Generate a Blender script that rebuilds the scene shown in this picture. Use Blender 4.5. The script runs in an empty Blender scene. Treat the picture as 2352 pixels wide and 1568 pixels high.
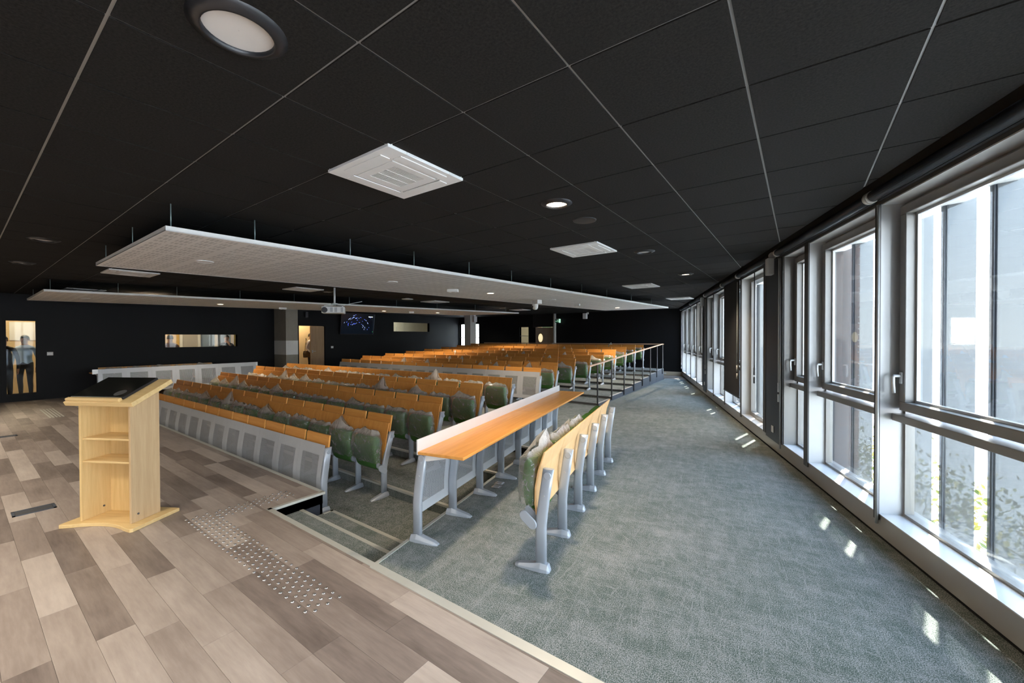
import bpy, bmesh, math, random
from mathutils import Vector, Matrix, noise
random.seed(7)
SC = bpy.context.scene
COL = SC.collection
PI = math.pi
R = math.radians

# ------------------------------------------------------------------ camera
HC = 1.6
cam_d = bpy.data.cameras.new('camera'); cam = bpy.data.objects.new('camera', cam_d); COL.objects.link(cam)
cam_d.sensor_width = 36.0; cam_d.lens = 922.46 / 2352 * 36.0; cam_d.clip_end = 400; cam_d.clip_start = 0.02
TH, PIT, ROL = .6216, -.0107, -.0031
f0 = Vector((-math.sin(TH), math.cos(TH), 0)); r0 = Vector((math.cos(TH), math.sin(TH), 0)); u0 = Vector((0, 0, 1))
FWD = f0 * math.cos(PIT) + u0 * math.sin(PIT)
u1 = -f0 * math.sin(PIT) + u0 * math.cos(PIT)
RGT = r0 * math.cos(ROL) + u1 * math.sin(ROL)
UPV = -r0 * math.sin(ROL) + u1 * math.cos(ROL)
m = Matrix((RGT, UPV, -FWD)).transposed().to_4x4(); m.translation = (0, 0, HC)
cam.matrix_world = m
SC.camera = cam
def depth(x, y, z): return (Vector((x, y, z - HC))).dot(FWD)
def screen(x, y, z):
    p = Vector((x, y, z - HC)); d = max(p.dot(FWD), .01)
    return 1176 + 922.46 * p.dot(RGT) / d, 784 - 922.46 * p.dot(UPV) / d, p.dot(FWD)

# window wall frame: local x = outward normal n, local y = along the wall s
W0 = Vector((.909, 3.077, 0)); WA = R(18.62)
WD = Vector((-math.sin(WA), math.cos(WA), 0)); ND = Vector((math.cos(WA), math.sin(WA), 0))
def wp(n, s, z=0): return W0 + ND * n + WD * s + Vector((0, 0, z))

# ------------------------------------------------------------------ world, sun, exposure
SKY_STRENGTH = 12.0
SUN_STRENGTH = 30.0
EXPOSURE = 0.35
wd_ = bpy.data.worlds.new('sky'); SC.world = wd_; wd_.use_nodes = True
nt = wd_.node_tree; nt.nodes.clear()
o = nt.nodes.new('ShaderNodeOutputWorld'); b = nt.nodes.new('ShaderNodeBackground')
tc = nt.nodes.new('ShaderNodeTexCoord'); sp = nt.nodes.new('ShaderNodeSeparateXYZ'); cr = nt.nodes.new('ShaderNodeValToRGB')
nt.links.new(tc.outputs['Generated'], sp.inputs[0]); nt.links.new(sp.outputs['Z'], cr.inputs[0])
cr.color_ramp.elements[0].position = 0.0; cr.color_ramp.elements[0].color = (.93, .95, .97, 1)
cr.color_ramp.elements[1].position = .75; cr.color_ramp.elements[1].color = (.36, .55, .86, 1)
e_ = cr.color_ramp.elements.new(.22); e_.color = (.72, .83, .97, 1)
nt.links.new(cr.outputs[0], b.inputs[0]); b.inputs[1].default_value = SKY_STRENGTH
nt.links.new(b.outputs[0], o.inputs[0])
sun_d = bpy.data.lights.new('sun', 'SUN'); sun = bpy.data.objects.new('sun', sun_d); COL.objects.link(sun)
sun_d.energy = SUN_STRENGTH; sun_d.angle = R(.6); sun_d.color = (1, .95, .86)
sdir = -ND * .30 - WD * .52 + Vector((0, 0, -1))
sun.rotation_euler = sdir.to_track_quat('-Z', 'Y').to_euler()
sun.location = (30, 30, 40)
SC.view_settings.view_transform = 'Standard'; SC.view_settings.look = 'None'
SC.view_settings.exposure = EXPOSURE; SC.view_settings.gamma = 1.0; SC.view_settings.use_curve_mapping = False
cy = SC.cycles
cy.max_bounces = 7; cy.diffuse_bounces = 4; cy.glossy_bounces = 3; cy.transmission_bounces = 4; cy.transparent_max_bounces = 12
cy.sample_clamp_indirect = 6.0; cy.caustics_reflective = False; cy.caustics_refractive = False
cy.use_denoising = True

# ------------------------------------------------------------------ materials
def newmat(name):
    mt = bpy.data.materials.new(name); mt.use_nodes = True
    return mt, mt.node_tree, mt.node_tree.nodes['Principled BSDF']
def setp(p, **k):
    for a, v in k.items():
        p.inputs[{'col': 'Base Color', 'rough': 'Roughness', 'metal': 'Metallic', 'spec': 'Specular IOR Level', 'alpha': 'Alpha',
                  'ecol': 'Emission Color', 'estr': 'Emission Strength', 'coat': 'Coat Weight', 'sheen': 'Sheen Weight'}[a]].default_value = v
def rgb(r, g, b_): return (r, g, b_, 1)
def N(t, typ, **k):
    n_ = t.nodes.new('ShaderNode' + typ)
    for a, v in k.items(): setattr(n_, a, v)
    return n_
def math_(t, op, a, b_=None):
    n_ = t.nodes.new('ShaderNodeMath'); n_.operation = op
    for i, v in enumerate((a, b_)):
        if v is None: continue
        if isinstance(v, (int, float)): n_.inputs[i].default_value = v
        else: t.links.new(v, n_.inputs[i])
    return n_.outputs[0]
def mixc(t, f, a, b_):
    n_ = t.nodes.new('ShaderNodeMix'); n_.data_type = 'RGBA'
    for i, v in ((0, f), (6, a), (7, b_)):
        if isinstance(v, (int, float)): n_.inputs[i].default_value = v
        elif isinstance(v, tuple): n_.inputs[i].default_value = v
        else: t.links.new(v, n_.inputs[i])
    return n_.outputs[2]
def mapped(t, src, scale=(1, 1, 1), rot=(0, 0, 0), loc=None):
    if any(rot):
        m0 = N(t, 'Mapping'); m0.inputs['Rotation'].default_value = rot; t.links.new(src, m0.inputs[0]); src = m0.outputs[0]
    mp = N(t, 'Mapping'); mp.inputs['Scale'].default_value = scale
    t.links.new(src, mp.inputs[0])
    if loc is not None: t.links.new(loc, mp.inputs['Location'])
    return mp.outputs[0]
def noise_(t, vec, scale, detail=2, rough=.5):
    n_ = N(t, 'TexNoise'); n_.inputs['Scale'].default_value = scale; n_.inputs['Detail'].default_value = detail; n_.inputs['Roughness'].default_value = rough
    t.links.new(vec, n_.inputs['Vector']); return n_.outputs['Fac']
def ramp(t, fac, *stops):
    r_ = N(t, 'ValToRGB'); t.links.new(fac, r_.inputs[0]); el = r_.color_ramp.elements
    while len(el) < len(stops): el.new(.5)
    for e__, (p_, c_) in zip(el, stops):
        e__.position = p_; e__.color = c_ if isinstance(c_, tuple) else (c_, c_, c_, 1)
    return r_.outputs[0]
def pos(t): return N(t, 'NewGeometry').outputs['Position']
def objc(t): return N(t, 'TexCoord').outputs['Object']
def bump(t, p, h, strength=.2, dist=.01):
    b_ = N(t, 'Bump'); b_.inputs['Strength'].default_value = strength; b_.inputs['Distance'].default_value = dist
    t.links.new(h, b_.inputs['Height']); t.links.new(b_.outputs[0], p.inputs['Normal'])
M = {}
def plain(name, c, rough=.5, metal=0., spec=.5, var=.06, sc=6., **k):
    mt, t, p = newmat(name); setp(p, rough=rough, metal=metal, spec=spec, **k)
    f = noise_(t, objc(t), sc, 3)
    lo = tuple(x * (1 - var) for x in c) + (1,); hi = tuple(min(1, x * (1 + var)) for x in c) + (1,)
    t.links.new(mixc(t, f, lo, hi), p.inputs['Base Color'])
    M[name] = mt; return mt
plain('black_wall', (.0070, .0072, .0085), .6, spec=.2)
plain('matt_black', (.010, .010, .011), .7)
plain('satin_black', (.016, .016, .018), .35)
plain('white_plastic', (.74, .73, .70), .4)
plain('white_paint', (.78, .77, .74), .6)
plain('cassette_white', (.80, .79, .77), .5)
plain('grille_grey', (.42, .42, .42), .6)
plain('silver_paint', (.42, .455, .50), .36, metal=.3); plain('panel_paint', (.56, .585, .61), .42, metal=.25)
plain('alu_light', (.66, .66, .655), .38, metal=.35)
plain('alu_frame', (.33, .318, .30), .36, metal=.45)
plain('alu_strip', (.62, .62, .56), .42, metal=.4)
plain('mullion_dark', (.10, .098, .095), .45, metal=.3)
plain('plinth', (.40, .375, .345), .34, metal=.4)
plain('navy_panel', (.022, .026, .036), .45)
plain('slate_panel', (.055, .063, .078), .5)
plain('blind_tube', (.035, .040, .048), .3, metal=.3)
plain('blind_fabric', (.022, .020, .020), .8)
plain('green_fabric', (.045, .150, .022), .9, sc=60, var=.2)
plain('rod_metal', (.28, .36, .34), .4, metal=.6)
plain('tee_bar', (.33, .325, .31), .38, metal=.35)
plain('concrete_white', (.60, .58, .54), .8)
plain('beige_wall', (.72, .56, .33), .8)
plain('cream_wall', (.70, .68, .58), .8)
plain('dark_grey', (.06, .06, .062), .5)
plain('chrome', (.75, .75, .76), .18, metal=1.0)
plain('steel_stud', (.62, .62, .63), .25, metal=.9)
plain('skin', (.50, .27, .17), .55)
plain('hair', (.010, .008, .007), .6)
plain('shirt_blue', (.45, .58, .68), .8)
plain('shirt_grey', (.38, .38, .42), .8)
plain('shirt_brown', (.20, .075, .04), .8)
plain('cloth_black', (.012, .012, .014), .8)
plain('leather_brown', (.055, .033, .014), .5)
plain('red_sticker', (.75, .04, .06), .5)
plain('exit_green', (.0, .22, .10), .5)
plain('asphalt', (.48, .48, .47), .9)
plain('building_white', (.85, .84, .82), .8)
plain('screen_glass', (.010, .011, .010), .12); plain('emblem_grey', (.09, .09, .09), .3)
plain('glass_dark', (.02, .03, .05), .1)
plain('car_paint', (.70, .71, .72), .25)
plain('rubber', (.02, .02, .02), .8)
plain('bark', (.10, .075, .05), .9)
plain('skirting_wood', (.60, .50, .37), .6)
plain('paper_white', (.85, .85, .84), .8)
plain('ochre', (.55, .36, .12), .8); plain('view_board_green', (.42, .40, .12), .8, var=.4, sc=3); plain('view_board_grey', (.45, .42, .38), .8); plain('view_board_blue', (.28, .38, .52), .8)

def mat_concrete():
    mt, t, p = newmat('concrete'); setp(p, rough=.85)
    f = noise_(t, pos(t), 4, 6, .65); f2 = noise_(t, pos(t), 40, 3)
    c = mixc(t, f, rgb(.27, .245, .20), rgb(.40, .37, .31)); c = mixc(t, math_(t, 'MULTIPLY', f2, .3), c, rgb(.2, .18, .15))
    t.links.new(c, p.inputs['Base Color']); M['concrete'] = mt
mat_concrete()
def mat_tile():
    mt, t, p = newmat('ceiling_tile'); setp(p, rough=.92, spec=.2)
    v = pos(t); oi = N(t, 'ObjectInfo')
    f = noise_(t, mapped(t, v, (90, 90, 90)), 1, 4, .7)
    c = ramp(t, f, (.3, rgb(.0055, .0048, .0041)), (.7, rgb(.023, .0205, .018)))
    t.links.new(c, p.inputs['Base Color']); bump(t, p, f, .25, .002); M['ceiling_tile'] = mt
mat_tile()
def wood(name, lo, hi, axis='x', scale=1., rough=.45, contrast=(.35, .68), use_pos=False, seed_obj=True):
    mt, t, p = newmat(name); setp(p, rough=rough, spec=.4)
    v = pos(t) if use_pos else objc(t)
    st = {'x': (1.2, 22, 22), 'y': (22, 1.2, 22), 'z': (22, 22, 1.2)}[axis]
    st = tuple(s * scale for s in st)
    oi = N(t, 'ObjectInfo'); cmb = N(t, 'CombineXYZ')
    if seed_obj:
        for i in range(3): t.links.new(math_(t, 'MULTIPLY', oi.outputs['Random'], 37. + 11 * i), cmb.inputs[i])
    v2 = mapped(t, v, st, loc=cmb.outputs[0])
    f = noise_(t, v2, 1.0, 5, .6); f2 = noise_(t, v2, 5.0, 2)
    ff = math_(t, 'ADD', math_(t, 'MULTIPLY', f, .75), math_(t, 'MULTIPLY', f2, .25))
    c = ramp(t, ff, (contrast[0], lo), (contrast[1], hi))
    if seed_obj:
        k = math_(t, 'MULTIPLY_ADD' if False else 'MULTIPLY', oi.outputs['Random'], .16)
        c = mixc(t, k, c, rgb(lo[0] * .7, lo[1] * .62, lo[2] * .5))
    t.links.new(c, p.inputs['Base Color']); bump(t, p, ff, .05, .002); M[name] = mt
wood('orange_wood', rgb(.66, .275, .058), rgb(.80, .385, .10), 'x', 1.0, .38)
wood('orange_back', rgb(.66, .275, .058), rgb(.78, .37, .095), 'z', 1.0, .38)
wood('pale_back', rgb(.74, .43, .18), rgb(.84, .54, .27), 'z', 1.0, .4)
wood('lectern_wood', rgb(.60, .405, .17), rgb(.72, .52, .245), 'z', 1.6, .45, seed_obj=False)
wood('lectern_flat', rgb(.62, .42, .18), rgb(.74, .535, .255), 'x', 1.6, .42, seed_obj=False)
wood('lectern_shaded_side', rgb(.47, .315, .165), rgb(.57, .40, .225), 'z', 1.6, .45, seed_obj=False)  # darker copy of the lectern wood: shade of one side panel put into the colour
wood('door_wood', rgb(.32, .195, .10), rgb(.46, .30, .165), 'z', 1.0, .5, seed_obj=False)
wood('door_wood_grey', rgb(.36, .28, .21), rgb(.50, .41, .32), 'z', 1.0, .5, seed_obj=False)
wood('rail_wood', rgb(.58, .36, .22), rgb(.72, .48, .32), 'x', 1.0, .4, seed_obj=False)
def mat_floor():
    mt, t, p = newmat('plank_floor'); setp(p, rough=.42, spec=.4)
    v = pos(t); oi = N(t, 'ObjectInfo'); g = N(t, 'NewGeometry')
    rnd = math_(t, 'FRACT', math_(t, 'ADD', oi.outputs['Random'], math_(t, 'MULTIPLY', g.outputs['Random Per Island'], 7.31)))
    cmb = N(t, 'CombineXYZ')
    for i in range(3): t.links.new(math_(t, 'MULTIPLY', rnd, 53. + 17 * i), cmb.inputs[i])
    v2 = mapped(t, v, (2.2, 15, 8), loc=cmb.outputs[0])
    f = noise_(t, v2, 1.0, 5, .62); f2 = noise_(t, mapped(t, v, (6, 55, 20), loc=cmb.outputs[0]), 1.0, 3, .6)
    f3 = noise_(t, mapped(t, v, (3.0, 5, 4), loc=cmb.outputs[0]), 1.0, 3, .5)
    ff = math_(t, 'ADD', math_(t, 'MULTIPLY', f, .45), math_(t, 'ADD', math_(t, 'MULTIPLY', f2, .25), math_(t, 'MULTIPLY', f3, .30)))
    tone = math_(t, 'ADD', math_(t, 'MULTIPLY', math_(t, 'SUBTRACT', ff, .5), 1.1), math_(t, 'MULTIPLY_ADD' if False else 'MULTIPLY', rnd, .62))
    tone = math_(t, 'ADD', tone, .18)
    c = ramp(t, tone, (.05, rgb(.125, .097, .082)), (.42, rgb(.27, .218, .186)), (.95, rgb(.50, .43, .37)))
    t.links.new(c, p.inputs['Base Color']); bump(t, p, f2, .06, .001); M['plank_floor'] = mt
mat_floor()
def mat_carpet():
    mt, t, p = newmat('carpet'); setp(p, rough=.97, spec=.1, sheen=.1)
    v = pos(t)
    fine = noise_(t, v, 190, 2, .75)
    def patch(ang, sx, sy, det, rg):
        return noise_(t, mapped(t, v, (sx, sy, 1), (0, 0, ang)), 1.0, det, rg)
    p1 = patch(R(-12), 4, 9, 7, .78); p2 = patch(R(78), 5, 11, 7, .78); p3 = patch(R(40), 1.6, 1.6, 3, .6)
    pm = math_(t, 'ADD', math_(t, 'MULTIPLY', p1, .40), math_(t, 'ADD', math_(t, 'MULTIPLY', p2, .38), math_(t, 'MULTIPLY', p3, .22)))
    val = math_(t, 'ADD', math_(t, 'MULTIPLY', math_(t, 'SUBTRACT', pm, .5), 2.0), math_(t, 'MULTIPLY', math_(t, 'SUBTRACT', fine, .5), 3.0))
    k1 = ramp(t, math_(t, 'ADD', val, .5), (.46, 0.0), (.74, 1.0))
    def streak(ang, sx, sy, wdt):
        n1 = noise_(t, mapped(t, v, (sx, sy, 1), (0, 0, ang)), 1.0, 3, .6)
        return ramp(t, math_(t, 'ABSOLUTE', math_(t, 'SUBTRACT', n1, .5)), (0.0, 1.0), (wdt, 0.0))
    st = math_(t, 'MAXIMUM', math_(t, 'MAXIMUM', streak(R(-8), .8, 9, .011), streak(R(82), .8, 10, .011)), streak(R(40), .7, 6, .007))
    st = math_(t, 'MULTIPLY', st, ramp(t, fine, (.35, 0.0), (.55, 1.0)))
    k = math_(t, 'MAXIMUM', math_(t, 'MULTIPLY', k1, .92), math_(t, 'MULTIPLY', st, .8))
    base = ramp(t, fine, (.30, rgb(.036, .058, .045)), (.70, rgb(.118, .158, .132)))
    c = mixc(t, k, base, rgb(.36, .36, .355))
    t.links.new(c, p.inputs['Base Color']); bump(t, p, fine, .5, .004); M['carpet'] = mt
mat_carpet()
def glass(name, tint=(1, 1, 1), refl=.05, mx=.6):
    mt = bpy.data.materials.new(name); mt.use_nodes = True; t = mt.node_tree; t.nodes.clear()
    o_ = N(t, 'OutputMaterial'); tr = N(t, 'BsdfTransparent'); gl = N(t, 'BsdfGlossy'); mx_ = N(t, 'MixShader'); fr = N(t, 'Fresnel')
    tr.inputs[0].default_value = tint + (1,); gl.inputs['Roughness'].default_value = .02; fr.inputs[0].default_value = 1.45
    t.links.new(math_(t, 'MULTIPLY', fr.outputs[0], mx), mx_.inputs[0]); t.links.new(tr.outputs[0], mx_.inputs[1]); t.links.new(gl.outputs[0], mx_.inputs[2])
    t.links.new(mx_.outputs[0], o_.inputs[0]); M[name] = mt
glass('glass', (.93, .95, .95), mx=.35)
def perforated(name, base, pitch, hole, axes='xz', slot=False, metal=.25, rough=.42):
    """painted sheet with a grid of real see-through holes (object coordinates)"""
    mt, t, p = newmat(name); setp(p, rough=rough, metal=metal, col=rgb(*base))
    o_ = [n for n in t.nodes if n.type == 'OUTPUT_MATERIAL'][0]
    sx = N(t, 'SeparateXYZ'); t.links.new(objc(t), sx.inputs[0])
    a, c = sx.outputs['XYZ'.index(axes[0].upper())], sx.outputs['XYZ'.index(axes[1].upper())]
    def cell(w, off=0.):
        q = math_(t, 'FRACT', math_(t, 'ADD', math_(t, 'DIVIDE', w, pitch), 100.5 + off))
        return math_(t, 'SUBTRACT', q, .5)
    da, dc = cell(a), cell(c)
    d = math_(t, 'SQRT', math_(t, 'ADD', math_(t, 'MULTIPLY', da, da), math_(t, 'MULTIPLY', dc, dc)))
    hm = math_(t, 'LESS_THAN', d, hole)
    tr = N(t, 'BsdfTransparent'); mx = N(t, 'MixShader')
    t.links.new(hm, mx.inputs[0]); t.links.new(p.outputs[0], mx.inputs[1]); t.links.new(tr.outputs[0], mx.inputs[2]); t.links.new(mx.outputs[0], o_.inputs[0])
    M[name] = mt
perforated('perforated_sheet', (.44, .455, .475), .0135, .34)
def mat_film():
    mt = bpy.data.materials.new('plastic_film'); mt.use_nodes = True; t = mt.node_tree; t.nodes.clear()
    o_ = N(t, 'OutputMaterial'); tr = N(t, 'BsdfTransparent'); gl = N(t, 'BsdfGlossy'); df = N(t, 'BsdfDiffuse'); tl = N(t, 'BsdfTranslucent')
    f = noise_(t, mapped(t, objc(t), (17, 17, 5), (.5, .5, .3)), 1.0, 4, .6)
    ws = math_(t, 'ABSOLUTE', math_(t, 'SUBTRACT', noise_(t, mapped(t, objc(t), (5, 5, 2.4), (.2, .9, .4)), 1.0, 3, .5), .5))
    crease = ramp(t, ws, (0.0, 1.0), (.022, 0.0))
    sz = N(t, 'SeparateXYZ'); t.links.new(objc(t), sz.inputs[0])
    free = ramp(t, sz.outputs['Z'], (.675, 0.0), (.705, 1.0))
    tr.inputs[0].default_value = (.96, .97, .95, 1); df.inputs[0].default_value = (.90, .87, .83, 1); tl.inputs[0].default_value = (.9, .87, .83, 1)
    gl.inputs['Roughness'].default_value = .10; gl.inputs[0].default_value = (.9, .9, .9, 1)
    bp = N(t, 'Bump'); bp.inputs['Strength'].default_value = 1.0; bp.inputs['Distance'].default_value = .035; t.links.new(f, bp.inputs['Height'])
    t.links.new(bp.outputs[0], gl.inputs['Normal'])
    lw = N(t, 'LayerWeight'); lw.inputs['Blend'].default_value = .35
    veil = ramp(t, f, (.38, 0.0), (.72, 1.0))
    k = math_(t, 'ADD', math_(t, 'MULTIPLY', crease, .16), math_(t, 'ADD', math_(t, 'ADD', math_(t, 'MULTIPLY', veil, .20), math_(t, 'ADD', .04, math_(t, 'MULTIPLY', free, .42))), math_(t, 'MULTIPLY', lw.outputs['Facing'], .26)))
    md = N(t, 'MixShader'); t.links.new(df.outputs[0], md.inputs[1]); t.links.new(tl.outputs[0], md.inputs[2]); md.inputs[0].default_value = .45
    m1 = N(t, 'MixShader'); t.links.new(k, m1.inputs[0]); t.links.new(tr.outputs[0], m1.inputs[1]); t.links.new(md.outputs[0], m1.inputs[2])
    m2 = N(t, 'MixShader'); fr = N(t, 'Fresnel'); fr.inputs[0].default_value = 1.5; t.links.new(bp.outputs[0], fr.inputs['Normal'])
    t.links.new(math_(t, 'MINIMUM', math_(t, 'MULTIPLY', fr.outputs[0], 1.6), .5), m2.inputs[0]); t.links.new(m1.outputs[0], m2.inputs[1]); t.links.new(gl.outputs[0], m2.inputs[2])
    t.links.new(m2.outputs[0], o_.inputs[0]); M['plastic_film'] = mt
mat_film()
def mat_fin():
    mt = bpy.data.materials.new('screen_mesh'); mt.use_nodes = True; t = mt.node_tree; t.nodes.clear()
    o_ = N(t, 'OutputMaterial'); tr = N(t, 'BsdfTransparent'); df = N(t, 'BsdfDiffuse'); tl = N(t, 'BsdfTranslucent')
    f = noise_(t, mapped(t, objc(t), (90, 90, .6)), 1.0, 2)
    tr.inputs[0].default_value = (.80, .84, .86, 1)
    t.links.new(mixc(t, f, rgb(.10, .10, .10), rgb(.12, .12, .12)), df.inputs[0]); tl.inputs[0].default_value = (.05, .05, .05, 1)
    ad = N(t, 'AddShader'); t.links.new(df.outputs[0], ad.inputs[0]); t.links.new(tl.outputs[0], ad.inputs[1])
    mx = N(t, 'MixShader'); mx.inputs[0].default_value = .72; t.links.new(tr.outputs[0], mx.inputs[1]); t.links.new(ad.outputs[0], mx.inputs[2])
    t.links.new(mx.outputs[0], o_.inputs[0]); M['screen_mesh'] = mt
mat_fin()
def emit(name, c, s):
    mt, t, p = newmat(name); setp(p, col=rgb(*c), ecol=rgb(*c), estr=s); M[name] = mt
emit('lamp_on', (1, .78, .55), 9.0); emit('lamp_soft', (1, .86, .68), 4.0); emit('led_green', (.1, 1, .3), 2.0); emit('exit_face', (.55, .95, .70), .5)
plain('lamp_off', (.70, .66, .62), .6)
def mat_cloud():
    mt, t, p = newmat('acoustic_panel'); setp(p, rough=.85)
    o_ = [n for n in t.nodes if n.type == 'OUTPUT_MATERIAL'][0]
    v = objc(t); sx = N(t, 'SeparateXYZ'); t.links.new(v, sx.inputs[0])
    def fr(w, per): return math_(t, 'FRACT', math_(t, 'ADD', math_(t, 'DIVIDE', w, per), 50.))
    def box(w, per, lo, hi):
        q = fr(w, per); return math_(t, 'MULTIPLY', math_(t, 'GREATER_THAN', q, lo), math_(t, 'LESS_THAN', q, hi))
    X, Y = sx.outputs['X'], sx.outputs['Y']
    mk = math_(t, 'MULTIPLY', box(X, .60, .08, .92), box(Y, .60, .06, .94))
    mk = math_(t, 'MULTIPLY', mk, math_(t, 'MULTIPLY', box(X, .15, .12, .80), box(Y, .15, .10, .86)))
    mk = math_(t, 'MULTIPLY', mk, math_(t, 'MULTIPLY', box(Y, .0375, .12, .80), box(X, .0200, .25, .62)))
    c = mixc(t, mk, rgb(.74, .71, .67), rgb(.20, .19, .18))
    t.links.new(c, p.inputs['Base Color']); M['acoustic_panel'] = mt
mat_cloud()
def mat_leaf(name, a, c):
    mt, t, p = newmat(name); setp(p, rough=.6)
    g = N(t, 'NewGeometry')
    t.links.new(mixc(t, g.outputs['Random Per Island'], rgb(*a), rgb(*c)), p.inputs['Base Color']); M[name] = mt
mat_leaf('leaf', (.03, .09, .012), (.12, .22, .03)); mat_leaf('hedge_leaf', (.10, .16, .02), (.55, .42, .08))
def mat_brick():
    mt, t, p = newmat('brick'); setp(p, rough=.85); oi = N(t, 'ObjectInfo')
    f = noise_(t, pos(t), 25, 4)
    c = mixc(t, oi.outputs['Random'], rgb(.36, .105, .055), rgb(.52, .18, .10)); c = mixc(t, math_(t, 'MULTIPLY', f, .5), c, rgb(.42, .20, .13))
    t.links.new(c, p.inputs['Base Color']); M['brick'] = mt
mat_brick(); plain('mortar', (.40, .36, .32), .9)

# ------------------------------------------------------------------ mesh helpers
class MB:
    def __init__(s): s.v = []; s.f = []; s.sm = []
    def add(s, vs, fs, smooth=False):
        o_ = len(s.v); s.v += [tuple(v) for v in vs]; s.f += [tuple(i + o_ for i in f) for f in fs]; s.sm += [smooth] * len(fs); return s
    def box(s, x0, x1, y0, y1, z0, z1, mtx=None):
        vs = [Vector((x, y, z)) for z in (z0, z1) for y in (y0, y1) for x in (x0, x1)]
        if mtx: vs = [mtx @ v for v in vs]
        return s.add(vs, [(0, 2, 3, 1), (4, 5, 7, 6), (0, 1, 5, 4), (2, 6, 7, 3), (0, 4, 6, 2), (1, 3, 7, 5)])
    def prism(s, poly, z0, z1):
        n = len(poly); a = sum(poly[i][0] * poly[(i + 1) % n][1] - poly[(i + 1) % n][0] * poly[i][1] for i in range(n))
        if a < 0: poly = poly[::-1]
        vs = [(x, y, z0) for x, y in poly] + [(x, y, z1) for x, y in poly]
        return s.add(vs, [tuple(range(n))[::-1], tuple(range(n, 2 * n))] + [(i, (i + 1) % n, n + (i + 1) % n, n + i) for i in range(n)])
    def extrude_x(s, prof, x0, x1, smooth=False):
        """closed profile of (y,z) points swept along x"""
        n = len(prof); a = sum(prof[i][0] * prof[(i + 1) % n][1] - prof[(i + 1) % n][0] * prof[i][1] for i in range(n))
        if a < 0: prof = prof[::-1]
        vs = [(x0, y, z) for y, z in prof] + [(x1, y, z) for y, z in prof]
        s.add(vs, [tuple(range(n))[::-1], tuple(range(n, 2 * n))])
        o_ = len(s.v) - 2 * n
        s.f += [(o_ + i, o_ + (i + 1) % n, o_ + n + (i + 1) % n, o_ + n + i) for i in range(n)]; s.sm += [smooth] * n
        return s
    def loft(s, rings, cap=True, smooth=True, close=True):
        n = len(rings[0]); o_ = len(s.v); s.v += [tuple(p) for r_ in rings for p in r_]
        for k in range(len(rings) - 1):
            for i in range(n if close else n - 1):
                j = (i + 1) % n
                s.f.append((o_ + k * n + i, o_ + k * n + j, o_ + (k + 1) * n + j, o_ + (k + 1) * n + i)); s.sm.append(smooth)
        if cap:
            s.f.append(tuple(o_ + i for i in range(n))[::-1]); s.f.append(tuple(o_ + (len(rings) - 1) * n + i for i in range(n))); s.sm += [False, False]
        return s
    def cyl(s, p0, p1, r, seg=12, r1=None, smooth=True):
        p0, p1 = Vector(p0), Vector(p1); d = (p1 - p0).normalized(); a = d.orthogonal().normalized(); c = d.cross(a)
        r1 = r if r1 is None else r1
        return s.loft([[p + (a * math.cos(2 * PI * i / seg) + c * math.sin(2 * PI * i / seg)) * q for i in range(seg)] for p, q in ((p0, r), (p1, r1))], smooth=smooth)
    def lathe(s, prof, seg=24, c=(0, 0, 0), smooth=True, cap=True):
        return s.loft([[(c[0] + r_ * math.cos(2 * PI * i / seg), c[1] + r_ * math.sin(2 * PI * i / seg), c[2] + z) for i in range(seg)] for r_, z in prof], smooth=smooth, cap=cap)
    def tube(s, path, r, seg=8):
        path = [Vector(p) for p in path]; rings = []
        a = None
        for i, p in enumerate(path):
            d = (path[min(i + 1, len(path) - 1)] - path[max(i - 1, 0)]).normalized()
            a = d.orthogonal().normalized() if a is None else (a - d * a.dot(d)).normalized()
            c = d.cross(a)
            rings.append([p + (a * math.cos(2 * PI * k / seg) + c * math.sin(2 * PI * k / seg)) * r for k in range(seg)])
        return s.loft(rings)
    def mesh(s, name, mat, bevel=0, seg=2, recalc=True):
        me = bpy.data.meshes.new(name); me.from_pydata(s.v, [], s.f)
        for p_, q in zip(me.polygons, s.sm): p_.use_smooth = q
        if bevel or recalc:
            bm = bmesh.new(); bm.from_mesh(me)
            if recalc: bmesh.ops.recalc_face_normals(bm, faces=bm.faces)
            if bevel:
                es = [e for e in bm.edges if len(e.link_faces) == 2 and e.calc_face_angle(0) > .6]
                bmesh.ops.bevel(bm, geom=es, offset=bevel, segments=seg, profile=.5, affect='EDGES', clamp_overlap=True)
            bm.to_mesh(me); bm.free()
        for mm in (mat if isinstance(mat, (list, tuple)) else [mat]):
            me.materials.append(M[mm] if isinstance(mm, str) else mm)
        return me
    def build(s, name, mat, parent=None, bevel=0, seg=2, loc=None, rot=None, **k):
        return ob(name, s.mesh(name, mat, bevel, seg), parent, loc, rot, **k)
def ob(name, me, parent=None, loc=None, rot=None, label=None, cat=None, group=None, kind=None):
    o_ = bpy.data.objects.new(name, me); COL.objects.link(o_)
    if parent: o_.parent = parent
    if loc is not None: o_.location = loc
    if rot is not None: o_.rotation_euler = rot if isinstance(rot, (tuple, list)) else (0, 0, rot)
    return tag(o_, label, cat, group, kind)
def tag(o_, label=None, cat=None, group=None, kind=None):
    if label: o_['label'] = label
    if cat: o_['category'] = cat
    if group: o_['group'] = group
    if kind: o_['kind'] = kind
    return o_
def thing(name, label, cat, loc=(0, 0, 0), rot=0, group=None, kind=None):
    return ob(name, None, None, loc, rot, label, cat, group, kind)
def B(x0, x1, y0, y1, z0, z1): return MB().box(x0, x1, y0, y1, z0, z1)
def S(name, mb, mat, label=None, cat=None, parent=None, **k):
    return mb.build(name, mat, parent, label=label, cat=cat, kind=None if parent else 'structure', **k)
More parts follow.
